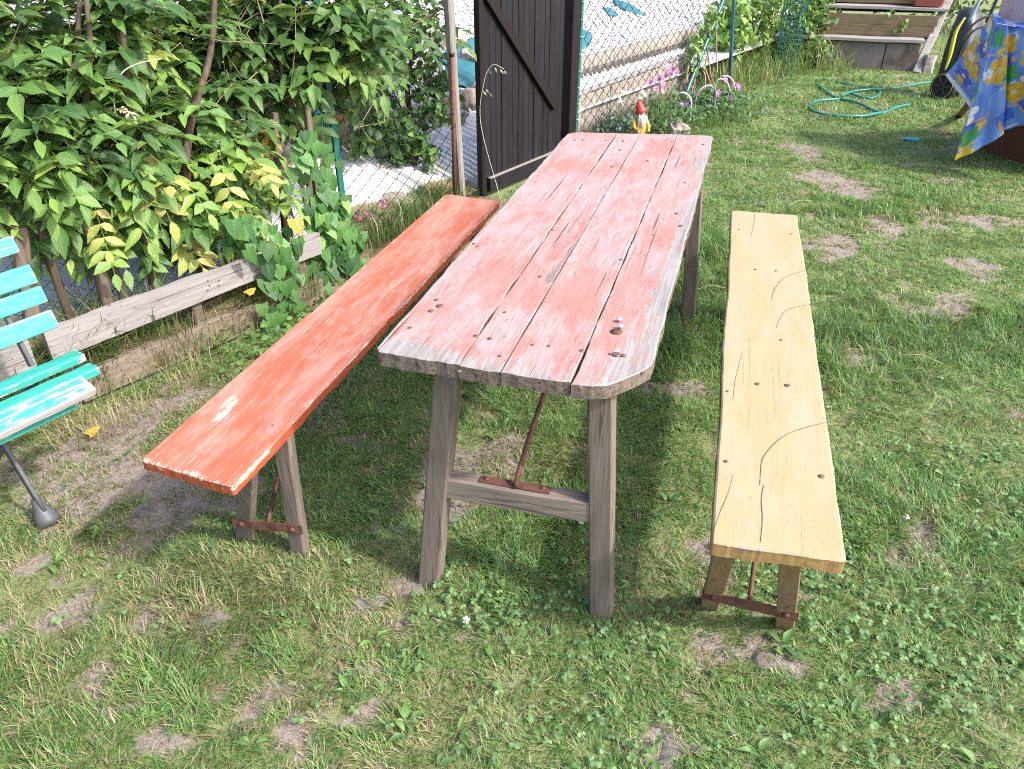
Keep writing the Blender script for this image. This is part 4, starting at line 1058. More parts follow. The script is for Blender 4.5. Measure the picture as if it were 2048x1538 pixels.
def compound(P0, out, length, npair, tint, leafl, acc, stems, droop=.5):
    """one pinnate leaf: leaflets in pairs along a drooping rachis, one at the tip"""
    out = norm(out); pts = []; p = np.array(P0, float); d = out.copy()
    step = length/(npair+1); sd0 = norm(np.cross(d, (0, 0, 1.0)))
    for k in range(npair+2):
        pts.append(p.copy()); d = norm(d+np.array([0, 0, -droop*.9/(npair+1)])); p = p+d*step
    stems.append(pts)
    for k in range(1, npair+2):
        d = norm(pts[min(k+1, npair+1)]-pts[k-1]); s = norm(np.cross(d, (0, 0, 1.0))); up = np.cross(s, d)
        L = leafl*(.8+.35*math.sin(math.pi*(k+.6)/(npair+1.8)))*random.uniform(.88, 1.12)
        if k == npair+1:
            acc.append((pts[k], norm(d+np.array([0, 0, -.25])), up+RNG.normal(0, .15, 3), L*1.15, L*.5, tint))
        else:
            for sg in (-1, 1):
                dd = norm(d*.55+s*sg*.9+np.array([0, 0, -random.uniform(-.1, .28)])); nn = up+s*sg*random.uniform(-.1, .3)+np.array([.2, -.5, .45])+RNG.normal(0, .28, 3)
                acc.append((pts[k], dd, nn, L*random.uniform(.65, 1.2), L*random.uniform(.38, .52), tint))
def stems_mesh(stems, r, parent, mat, name='stem'):
    mb = MB()
    for P in stems: mb.tube(P, r, 3, cap=False)
    o = mb.build(name, mat, parent); o['kind'] = 'stuff'; return o

def wisteria():
    g = 'wisteria shrubs along the wire fence'
    tr = [((298, 430), (306, 560)), ((382, 400), (404, 522)), ((250, 160), (214, 560))]
    A = thing('wisteria', 'large leafy wisteria with yellow young leaves and slender trunks behind the pale rail', 'shrub', tuple(rail_off(306, 600, .18)*[1, 1, 0]), 0, g)
    B = thing('wisteria', 'darker climbing wisteria above the bindweed stake and green fence post', 'shrub', tuple(fp(-1.35, -.08)), 0, g)
    C = thing('wisteria', 'shaded wisteria at the upper left corner behind the turquoise bench', 'shrub', tuple(fp(-3.3, -.05)), 0, g)
    accs = {}; sts = {}
    # crowns: (px, py, distance Y, radius, leaves, kind)
    crowns = {
     'A': [(330,330,3.35,.26,36),(250,300,3.1,.24,34),(400,360,3.4,.22,30),(180,250,3.15,.26,36),(330,200,3.5,.30,46),(460,250,3.7,.26,40),(240,120,3.45,.3,46),(470,360,3.55,.18,18),(360,80,3.8,.3,46),(150,380,2.95,.2,24),(300,410,3.1,.18,22),(420,150,3.8,.28,44),(330,30,3.8,.3,40)],
     'B': [(515,120,4.05,.28,44),(610,90,4.1,.28,44),(560,200,3.95,.14,5),(660,35,4.1,.26,44),(690,75,4.0,.14,16),(480,50,4.1,.3,40),(760,40,4.8,.24,30),(630,110,3.9,.13,12),(840,40,5.1,.16,12),(560,40,4.2,.3,36),(610,10,4.3,.3,30)],
     'C': [(60,180,2.95,.28,40),(20,280,2.8,.22,26),(90,90,3.1,.28,36),(120,250,2.95,.22,28),(30,60,3.1,.28,30),(60,320,2.85,.2,22),(150,60,3.3,.3,34)]}
    for T, key in ((A, 'A'), (B, 'B'), (C, 'C')):
        acc, st = [], []
        for px, py, Y, r, n in crowns[key]:
            c = gy(px, py, Y)
            for k in range(int(n*1.12)):
                d = RNG.normal(0, 1, 3); d[1] -= .55; d[2] += .1; d = norm(d); p = c+d*r*random.uniform(.25, 1.0)
                if p[2] < .33: continue
                qx, qy, _ = proj(p)
                ol = norm(d+np.array([.25, -.55, .15])+RNG.normal(0, .45, 3))
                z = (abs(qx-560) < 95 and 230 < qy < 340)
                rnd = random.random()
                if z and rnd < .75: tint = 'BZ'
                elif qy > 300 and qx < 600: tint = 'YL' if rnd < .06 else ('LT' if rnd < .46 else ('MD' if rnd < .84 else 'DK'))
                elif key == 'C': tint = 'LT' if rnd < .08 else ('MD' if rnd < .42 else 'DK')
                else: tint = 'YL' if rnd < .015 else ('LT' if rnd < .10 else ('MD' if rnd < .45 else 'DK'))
                compound(p, ol, random.uniform(.17, .30)*(.6 if tint == 'BZ' else 1), random.choice((2, 3, 3, 4)), tint, random.uniform(.070, .125)*(.62 if tint == 'BZ' else 1), acc, st, random.uniform(.1, .75))
        if key == 'A':   # the leaves that stand out in front: a yellow one hanging over the rail, a bronze one, a green one
            for (p0, p1, Y, tint, ll, npair) in (((270,285),(345,440),2.95,'YL',.085,4),((235,365),(300,480),2.85,'LT',.095,3),((185,395),(215,500),2.75,'YL',.07,3),((445,320),(470,430),3.1,'YL',.075,3),((235,305),(150,320),2.9,'YL',.07,3),((160,410),(110,480),2.75,'LT',.08,3),((360,350),(420,420),3.05,'LT',.08,3),((330,370),(250,350),2.9,'LT',.08,4),((500,310),(545,360),3.3,'YL',.07,3),((530,330),(590,390),3.4,'LT',.07,3),((250,30),(262,110),3.2,'LT',.08,4),((400,300),(480,300),3.3,'LT',.08,4)):
                a, b = gy(*p0, Y), gy(*p1, Y-.10); compound(a, b-a, np.linalg.norm(b-a), npair, tint, ll, acc, st, .25)
        P = np.array([a[0] for a in acc]); d = np.array([a[1] for a in acc]); n = np.array([a[2] for a in acc]); L = np.array([a[3] for a in acc]); W = np.array([a[4] for a in acc])
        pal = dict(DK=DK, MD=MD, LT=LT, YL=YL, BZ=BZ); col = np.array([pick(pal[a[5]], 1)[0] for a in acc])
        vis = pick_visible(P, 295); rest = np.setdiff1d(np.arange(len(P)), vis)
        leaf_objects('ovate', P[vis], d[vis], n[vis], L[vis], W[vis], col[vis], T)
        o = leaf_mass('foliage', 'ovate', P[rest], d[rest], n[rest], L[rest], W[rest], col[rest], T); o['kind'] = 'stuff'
        stems_mesh(st, .0013, T, M['stem'], 'leaf_stalks')
    # inner shade: dead wood and twigs, trunks
    def trunk(T, pts, r0, r1, offs, mat='bark'):
        P = [rail_off(x, y, o) for (x, y), o in zip(pts, offs)]
        b = P[0].copy(); b[2] = 0.02; P = spline([b]+P, 5); k = len(P)
        MB().tube(P, [(r0+(r1-r0)*i/(k-1))*(.85-.25*i/(k-1)) for i in range(k)], 9).build('trunk', M[mat], T, True)
    trunk(A, [(303, 545), (290, 470), (275, 380), (262, 250), (250, 120), (235, -20)], .026, .016, [.16, .17, .18, .2, .22, .24])
    trunk(A, [(400, 515), (385, 430), (372, 340), (385, 230), (420, 110), (430, -20)], .030, .018, [.2, .2, .2, .22, .24, .26])
    trunk(A, [(186, 380), (168, 250), (180, 110), (172, -10)], .020, .014, [.2, .2, .2, .2])
    trunk(B, [(612, 330), (585, 230), (560, 120), (560, -20)], .022, .013, [.34, .34, .34, .34])
    trunk(B, [(600, 300), (660, 180), (760, 90), (880, 20)], .014, .008, [.36, .4, .45, .5])
    trunk(C, [(60, 380), (110, 250), (150, 120), (160, -20)], .022, .014, [.22, .22, .24, .26])
    for T, box, n in ((A, (150, 520, 40, 420), 80), (B, (470, 760, 20, 260), 36), (C, (0, 180, 40, 360), 30)):
        mb = MB()
        for k in range(n):
            p = rail_off(random.uniform(box[0], box[1]), random.uniform(box[2], box[3]), random.uniform(.22, .5)); d = norm(RNG.normal(0, 1, 3)+np.array([0, 0, .5])); l = random.uniform(.12, .35)
            mb.tube([p, p+d*l*.5+RNG.normal(0, .02, 3), p+d*l+RNG.normal(0, .05, 3)], [.0024, .0018, .0008], 4)
        o = mb.build('twigs', M['twig'], T); o['kind'] = 'stuff'
    # long pale shoots
    S = lambda pts, Y: spline([gy(x, y, Y) for x, y in pts], 6)
    P = S([(258, 400), (248, 320), (235, 250), (228, 205), (232, 170), (248, 142), (280, 126), (322, 118)], 2.95); k = len(P)
    MB().tube(P, [.0042-.0022*i/k for i in range(k)], 6).build('shoot', M['paleshoot'], A, True)
    P = S([(625, 128), (655, 128), (687, 121), (682, 145), (673, 172)], 4.0); MB().tube(P, .0035, 6).build('shoot', M['paleshoot'], B, True)
    # pale unfolding leaves on the tall shoot
    acc, st = [], []
    for (a, b) in (((238, 275), (285, 280)), ((240, 285), (180, 290)), ((232, 215), (196, 210)), ((232, 215), (262, 218)), ((245, 300), (205, 315))):
        p, q = gy(*a, 2.95), gy(*b, 2.92); compound(p, q-p, np.linalg.norm(q-p), 4, 'P', .034, acc, st, .6)
    n = len(acc); leaf_objects('lance', np.array([a[0] for a in acc]), np.array([a[1] for a in acc]), np.array([a[2] for a in acc]), np.array([a[3] for a in acc]), np.array([a[4] for a in acc])*.8, np.tile((.55, .58, .33), (n, 1)), A, 'young_leaf')
wisteria()

def mid_shrub():
    T = thing('hazel_shrub', 'small dark green shrub growing through the wire mesh beside the stump', 'shrub', tuple(gz(828, 395)*[1, 1, 0]))
    c0 = fp(-.62, .12)
    tp = [gy(832, 395, 5.15), gy(829, 330, 5.15), gy(822, 250, 5.2), gy(815, 170, 5.2), (gy(830, 90, 5.2)), gy(850, 20, 5.2)]
    tp[0][2] = 0; P = spline(tp, 4); k = len(P)
    MB().tube(P, [.024-.013*i/k for i in range(k)], 8).build('trunk', M['bark'], T, True)
    for a, b in (((829, 320), (775, 350)), ((826, 300), (880, 250)), ((820, 240), (770, 180)), ((818, 200), (880, 150)), ((828, 350), (800, 330))):
        p, q = gy(*a, 5.15), gy(*b, 5.1); MB().tube([p, (p+q)/2+(0, 0, .02), q], [.010, .007, .003], 5).build('limb', M['bark'], T, True)
    PP = []; N = 900
    blobs = [(780,180,5.1,.20),(840,140,5.2,.2),(870,220,5.15,.16),(800,260,5.1,.2),(760,250,5.05,.17),(850,300,5.15,.14),(790,310,5.1,.14),(730,200,4.9,.17),(840,60,5.2,.2),(760,120,5.0,.2),(720,290,4.9,.1),(870,170,5.2,.15)]
    for k in range(N):
        px, py, Y, r = blobs[random.randrange(len(blobs))]; d = norm(RNG.normal(0, 1, 3)); PP.append(gy(px, py, Y)+d*r*random.uniform(.3, 1))
    P = np.array(PP); n = len(P); d = RNG.normal(0, 1, (n, 3)); d[:, 2] -= .5; nn = RNG.normal(0, .5, (n, 3))+np.array([.3, -.5, .9])
    L = RNG.uniform(.05, .085, n); W = L*RNG.uniform(.55, .75, n); col = np.where(RNG.uniform(0, 1, (n, 1)) < .6, pick(DK, n), pick(MD, n))
    vis = pick_visible(P, 280, 16); rest = np.setdiff1d(np.arange(n), vis)
    leaf_objects('ovate', P[vis], d[vis], nn[vis], L[vis], W[vis], col[vis], T)
    leaf_mass('foliage', 'ovate', P[rest], d[rest], nn[rest], L[rest], W[rest], col[rest], T)['kind'] = 'stuff'
mid_shrub()

def bindweed():
    T = thing('bindweed', 'heart-leaved bindweed climbing the reddish stake behind the red bench', 'vine', tuple(rail_off(650, 560, .1)*[1, 1, 0]), 0, 'heart-leaved bindweed')
    U = thing('bindweed', 'heart-leaved bindweed trailing over the right part of the rails', 'vine', tuple(rail_off(545, 620, -.02)*[1, 1, 0]), 0, 'heart-leaved bindweed')
    def grow(T, lines, n, off, spread, seed):
        P = []; d = []; nn = []; L = []; col = []
        for line in lines:
            Q = [rail_off(x, y, off) for x, y in line]; S = spline(Q, 8); MB().tube(S, .0022, 5).build('stem', M['stem'], T, True)
        for k in range(n):
            line = random.choice(lines); i = random.randrange(len(line)-1); f = random.random()
            px = line[i][0]*(1-f)+line[i+1][0]*f+random.gauss(0, spread); py = line[i][1]*(1-f)+line[i+1][1]*f+random.gauss(0, spread*.6)
            p = rail_off(px, py, off-random.uniform(.0, .07)); p[2] = max(p[2], .02); P.append(p)
            d.append((random.gauss(.1, .35), random.gauss(-.25, .2), -1)); nn.append((.45+random.gauss(0, .3), -.75+random.gauss(0, .3), .55)); L.append(random.uniform(.05, .085))
            r = random.random(); col.append(pick(DK if r < .25 else (MD if r < .9 else LT), 1)[0]*np.array([.8, 1, 1.15]))
        col[3] = np.array((.45, .38, .06)); L = np.array(L)
        leaf_objects('heart', np.array(P), np.array(d, float), np.array(nn, float), L, L*.68, np.array(col), T)
    grow(T, [[(650, 620), (655, 560), (660, 500), (650, 440), (640, 380), (625, 320), (615, 260)], [(640, 640), (630, 590), (640, 530), (670, 480), (665, 430), (655, 380)], [(690, 540), (690, 490), (680, 450)]], 250, .08, 19, 1)
    grow(U, [[(530, 690), (545, 640), (545, 590), (540, 540), (560, 500), (590, 480)], [(600, 620), (585, 560), (560, 530), (520, 500), (470, 450)]], 62, -.02, 15, 2)
    H = thing('bindweed', 'dark heart-leaved bindweed hanging below the wisteria over the upper rail', 'vine', tuple(rail_off(480, 470, .06)*[1, 1, 0]), 0, 'heart-leaved bindweed')
    grow(H, [[(440, 430), (460, 470), (480, 500)], [(500, 420), (520, 470), (470, 490)], [(560, 440), (540, 480), (500, 500)]], 34, .05, 24, 3)
bindweed()

# long grass, straw and weeds round the rails
def rail_grass():
    sp = []
    for k in range(46):
        s = random.uniform(-1.1, 1.25); P = RA+RD*s+RN*random.uniform(.03, .22); sp.append((P[0], P[1], .05, .07, 60, random.uniform(.14, .36), .0020))
    for k in range(30):
        s = random.uniform(-.2, 1.2); P = RA+RD*s-RN*random.uniform(.0, .05); sp.append((P[0], P[1], 0, .05, 16, random.uniform(.05, .14), .0016))
    for k in range(44):
        s = random.uniform(-1.2, .35); P = RA+RD*s+RN*random.uniform(.03, .28); sp.append((P[0], P[1], .03, .08, 60, random.uniform(.22, .46), .0026))
    long_grass('long_grass', 'long green and straw grass standing around the low rails', sp, .38)
    sp = []
    for k in range(40):
        s = random.uniform(-.4, 1.1); P = RA+RD*s+RN*random.uniform(.02, .1); sp.append((P[0], P[1], .02, .06, 70, random.uniform(.08, .2), .0014))
    for px, py in ((300, 830), (240, 850), (200, 870), (380, 770), (160, 880), (420, 745)):
        P = gz(px, py); sp.append((P[0], P[1], 0, .09, 60, .11, .0013))
    long_grass('straw', 'dry straw tangled between and in front of the rail boards', sp, .92)
    sp = []
    for px, py, L, n in ((900, 392, .16, 40), (880, 400, .16, 40), (930, 398, .1, 30), (860, 420, .18, 40), (820, 425, .16, 40), (780, 450, .18, 46), (740, 470, .17, 46), (700, 500, .16, 40), (720, 520, .14, 40), (690, 560, .13, 36), (740, 400, .2, 36), (800, 390, .2, 30), (715, 560, .1, 30), (770, 490, .14, 40), (690, 620, .08, 30)):
        P = gz(px, py); sp.append((P[0], P[1], 0, .13, n*3, L, .0021))
    for k in range(44):
        P = fp(random.uniform(-1.9, -.25), random.uniform(-.12, .22)); sp.append((P[0], P[1], .02, .09, 60, random.uniform(.10, .26), .0020))
    long_grass('border_grass', 'tufts of long grass along the foot of the wire fence', sp, .15, cols=GREENS*.62)
    # coarse weeds in the gap (leafy)
    P = []; 
    for px, py, n in ((560, 690, 60), (500, 690, 40), (600, 660, 40), (620, 590, 20), (440, 700, 20), (330, 700, 14), (480, 740, 30), (520, 640, 20), (290, 720, 12)):
        for k in range(n):
            q = gz(px+random.gauss(0, 28), py+random.gauss(0, 20)); q[2] = random.uniform(.01, .07); P.append(q)
    P = np.array(P); n = len(P); d = RNG.normal(0, 1, (n, 3)); d[:, 2] = RNG.normal(0, .2, n); nn = RNG.normal(0, .3, (n, 3))+np.array([0, -.2, 1]); L = RNG.uniform(.02, .042, n)
    tag(leaf_mass('low_weeds', 'ovate', P, d, nn, L, L*.6, pick(MD, n)), 'small leafy weeds at the foot of the lower rail', kind='stuff')
rail_grass()

# ------------------------------------------------------------------ flower corner right of the gate
def flower(mb, c, d, r, n=5, m=0, cup=.35):
    d = norm(d); a = norm(np.cross(d, (.3, .2, 1.0))); b = np.cross(d, a)
    for k in range(n):
        w = 2*math.pi*k/n; o = a*math.cos(w)+b*math.sin(w); s = a*-math.sin(w)+b*math.cos(w)
        mb.add([c, c+o*r*.55-s*r*.42+d*r*cup*.6, c+o*r+d*r*cup-s*r*.15, c+o*r+d*r*cup+s*r*.15, c+o*r*.55+s*r*.42+d*r*cup*.6], [(0, 1, 2, 3, 4)], m)
def flowering(name, label, base, heads, r, mats, leafcol, spread, height, nleaf, nleafL=.04, group=None):
    T = thing(name, label, 'flower', tuple(base), 0, group)
    st = []
    for h in heads:
        b = np.array(base)+np.array([random.gauss(0, spread*.25), random.gauss(0, spread*.2), 0]); h = np.asarray(h); st.append([b, (b+h)/2+RNG.normal(0, .01, 3), h])
        mb = MB(); d = norm(np.array([random.gauss(0, .4), -.7, .6])); flower(mb, h, d, r*random.uniform(.85, 1.15), 5, 0); flower(mb, h+d*.003, d, r*.35, 5, 1, .1); mb.build('flower_head', mats, T)
    mb = MB()
    for P in st: mb.tube(P, .0022, 4)
    mb.build('stems', M['stem'], T)['kind'] = 'stuff'
    n = nleaf; P = np.array(base)+RNG.normal(0, 1, (n, 3))*np.array([spread, spread*.6, 0])+np.array([0, 0, 1])*RNG.uniform(.02, height, (n, 1))
    d = RNG.normal(0, 1, (n, 3)); nn = RNG.normal(0, .4, (n, 3))+np.array([.2, -.5, .8]); L = nleafL*RNG.uniform(.6, 1.3, n)
    leaf_mass('foliage', 'lance', P, d, nn, L, L*.45, pick(np.array(leafcol), n), T)['kind'] = 'stuff'
    return T
M['pinkpetal'] = plain('pink_petal', (.48, .20, .33), .6, .12, 60)
M['darkpink'] = plain('dark_pink_petal', (.30, .045, .15), .6, .2, 60)
M['magenta'] = plain('magenta_petal', (.36, .12, .27), .6, .15, 60)
M['purple'] = plain('deep_purple_petal', (.16, .05, .26), .6, .2, 60)
M['whitepetal'] = plain('white_petal', (.58, .56, .46), .6, .06, 60)
M['cream'] = plain('cream_centre', (.75, .55, .12), .6, .1, 60)
GL = [(.08, .18, .06), (.12, .23, .08), (.06, .14, .07)]; BG = [(.13, .21, .18), (.10, .19, .15), (.16, .24, .22)]
def corner():
    Yf = 6.75
    base = gz(1318, 250); base = gy(1325, 262, 6.7); base[2] = 0.0
    flowering('pink_flower', 'tall pink flowers beside the gnome in front of the log palisade', base, [gy(x, y, 6.6+random.uniform(-.08, .08)) for x, y in ((1300,166),(1322,150),(1331,153),(1325,168),(1312,178),(1324,183),(1345,140),(1352,146),(1318,160),(1340,146),(1336,134),(1310,160),(1330,172))], .027, [M['pinkpetal'], M['darkpink']], GL, .12, .30, 320, .05)
    base = gy(1245, 270, 6.55); base[2] = 0
    flowering('white_flower', 'cream white flowers left of the gnome in front of the palisade', base, [gy(x, y, 6.5) for x, y in ((1238,195),(1246,184),(1254,186),(1285,184),(1290,190),(1296,192),(1281,196),(1242,203))], .017, [M['whitepetal'], M['cream']], BG, .12, .2, 220, .05)
    base = gy(1430, 225, 7.35); base[2] = 0
    flowering('petunia', 'pink and magenta petunias among the white hoops', base, [gy(x, y, 7.25) for x, y in ((1428,200),(1480,178),(1434,190),(1475,172),(1450,160),(1471,170),(1437,186),(1462,196),(1410,205))], .024, [M['magenta'], M['purple']], GL, .19, .26, 700, .055)
    base = gy(1372, 232, 7.1); base[2] = 0
    flowering('pansy', 'small dark purple and white pansies under the nearest white hoop', base, [gy(x, y, 7.0) for x, y in ((1364,208),(1376,206),(1367,212),(1378,209))], .022, [M['purple'], M['whitepetal']], GL, .14, .19, 300, .045)
    base = gz(742, 455); base[2] = 0
    flowering('pink_flower', 'small pink and white flowers beyond the bindweed stake at the fence', base, [gz(x, y, .10) for x, y in ((712,432),(722,436),(735,428),(740,436),(764,405),(770,412),(768,402),(752,437),(716,425),(785,440))], .017, [M['darkpink'], M['pinkpetal']], GL, .1, .09, 90, .035)
    def hoop(label, a, top, b, Y, Y2, wd=.016):
        A, B = gy(*a, Y), gy(*b, Y2); C = (A+B)/2; t = gy(*top, (Y+Y2)/2); h = t[2]-C[2]; ex = (B-A)/2; n = 20; V = []
        up = np.array([0, 0, 1.0]); sd = norm(np.cross(ex, up))
        A0 = C
        for i in range(n+1):
            w = math.pi*i/n; c = C-ex*math.cos(w)+up*h*math.sin(w); o = norm(-ex*math.cos(w)/np.linalg.norm(ex)+up*math.sin(w))
            ext = -.12 if i in (0, n) else 0
            for s_, r_ in ((-1, 0), (1, 0), (1, .003), (-1, .003)): V.append(c+sd*s_*wd+o*r_+up*ext)
        F = [(i*4+j, i*4+(j+1) % 4, i*4+4+(j+1) % 4, i*4+4+j) for i in range(n) for j in range(4)]+[(0, 1, 2, 3), (n*4+3, n*4+2, n*4+1, n*4)]
        o = bulk('garden_hoop', V, F, M['white'], None, True, root=tuple(C*[1, 1, 0])); tag(o, label, 'hoop', 'white garden hoops in the flower bed')
    hoop('white plastic hoop nearest the gnome, over dark purple pansies', (1347, 208), (1366, 185), (1383, 214), 7.05, 7.0, .026)
    hoop('middle white plastic hoop left of the magenta petunia', (1391, 200), (1410, 171), (1431, 192), 7.2, 7.2, .026)
    hoop('front one of the two tall white hoops at the right', (1423, 182), (1438, 158), (1458, 184), 7.35, 7.3, .026)
    hoop('rear one of the two tall white hoops at the right', (1432, 172), (1447, 152), (1470, 182), 7.5, 7.45, .026)
    # gnome
    b = gy(1278, 275, 6.42); b[2] = 0.0; top = gy(1268, 189, 6.42)[2]; H = top*.94
    T = thing('garden_gnome', 'garden gnome with red pointed hat and white beard by the palisade', 'gnome', tuple(b), .35); s = H/.36
    def at(x, y, z): return np.array((Matrix.Translation(Vector(b)) @ Matrix.Rotation(.35, 4, 'Z')) @ Vector((x*s, y*s, z*s)))
    MB().lathe(at(0, 0, .055), [(.045*s, 0), (.052*s, .03*s), (.054*s, .07*s), (.046*s, .12*s), (.030*s, .150*s)], (0, 0, 1), 16).build('coat', M['yellowpaint'], T, True)
    for sx in (-1, 1):
        MB().blob(at(.024*sx, -.02, .020), (.021*s, .034*s, .021*s), 2, .05, 12).build('boot', M['redpaint'], T, True)
        MB().tube([at(.024*sx, -.005, .03), at(.026*sx, 0, .075)], [.019*s, .022*s], 10).build('leg', M['redpaint'], T, True)
        MB().tube([at(.050*sx, 0, .185), at(.066*sx, -.02, .145), at(.050*sx, -.055, .120)], [.017*s, .016*s, .012*s], 9).build('arm', M['yellowpaint'], T, True)
        MB().blob(at(.046*sx, -.062, .117), (.012*s,)*3, 4, .1, 9).build('hand', M['skin'], T, True)
        MB().blob(at(.012*sx, -.034, .243), (.004*s,)*3, 4, 0, 8).build('eye', M['black'], T, True)
    MB().blob(at(0, 0, .232), (.036*s, .036*s, .038*s), 1, .03, 16).build('head', M['skin'], T, True)
    MB().blob(at(0, -.040, .232), (.009*s, .010*s, .008*s), 1, .03, 9).build('nose', M['skin'], T, True)
    mb = MB(); mb.lathe(at(0, -.026, .215), [(.036*s, -.014*s), (.042*s, .004*s), (.038*s, .032*s), (.024*s, .062*s), (.004*s, .092*s)], (0, -.25, -1), 14); mb.build('beard', M['whitepaint'], T, True)
    MB().lathe(at(0, 0, .252), [(.047*s, -.004*s), (.049*s, .006*s), (.041*s, .020*s), (.031*s, .048*s), (.018*s, .076*s), (.004*s, .092*s)], (-.34, .10, 1), 16).build('hat', M['redpaint'], T, True)
    MB().tube([at(-.052, -.07, .02), at(-.05, -.066, .25)], .0045*s, 7).build('tool_handle', M['greypaint'], T, True)
    # stones
    for px, py, r, sd, lb in ((1358, 240, (.095, .075, .085), 3, 'squarish brown stone standing below the white hoops'), (1232, 272, (.13, .08, .04), 5, 'flat grey stone just beyond the far table edge'), (1268, 268, (.09, .07, .035), 6, 'smaller flat stone at the gnome feet')):
        P = gz(px, py) if px > 1300 else gy(px, py, 6.1)*[1, 1, 0]
        if px > 1300: P = gy(px, py, 6.7)*[1, 1, 0]
        tag(MB().blob(P+(0, 0, r[2]*.55), r, sd, .3, 12).build('stone', M['stone'], None, False, root=tuple(P)), lb, 'stone')
    P = gz(790, 425); tag(MB().blob(P+(0, 0, .03), (.14, .10, .085), 9, .25, 14).build('stone', M['stone'], None, True, root=tuple(P)), 'rounded dark stone left of the short stump', 'stone')
    P = gz(700, 462)
    T = thing('flower_pot', 'small black plastic pot beside the pink flowers at the fence', 'pot', tuple(P*[1, 1, 0]))
    MB().lathe(P*[1, 1, 0], [(.028, 0), (.038, .055), (.042, .056), (.042, .066), (.034, .066), (.030, .05)], (0, 0, 1), 14).build('pot', M['black'], T, True)
    # grasses of the flower corner and of the bank at the far end of the fence
    sp = []
    for px, py, L, n in ((1180, 262, .3, 40), (1200, 262, .32, 46), (1225, 255, .22, 40), (1300, 262, .2, 36), (1340, 262, .22, 60), (1390, 250, .25, 80), (1420, 250, .24, 80), (1450, 240, .22, 80), (1490, 225, .2, 70), (1520, 215, .18, 60), (1380, 200, .3, 60), (1400, 180, .35, 60), (1340, 215, .25, 40), (1145, 290, .2, 30), (1290, 240, .25, 40)):
        P = gz(px, py); sp.append((P[0], P[1]-.1, 0, .16, n, L, .0028))
    long_grass('border_grass', 'bright tall grass among the flowers right of the gate', sp, .1)
corner()

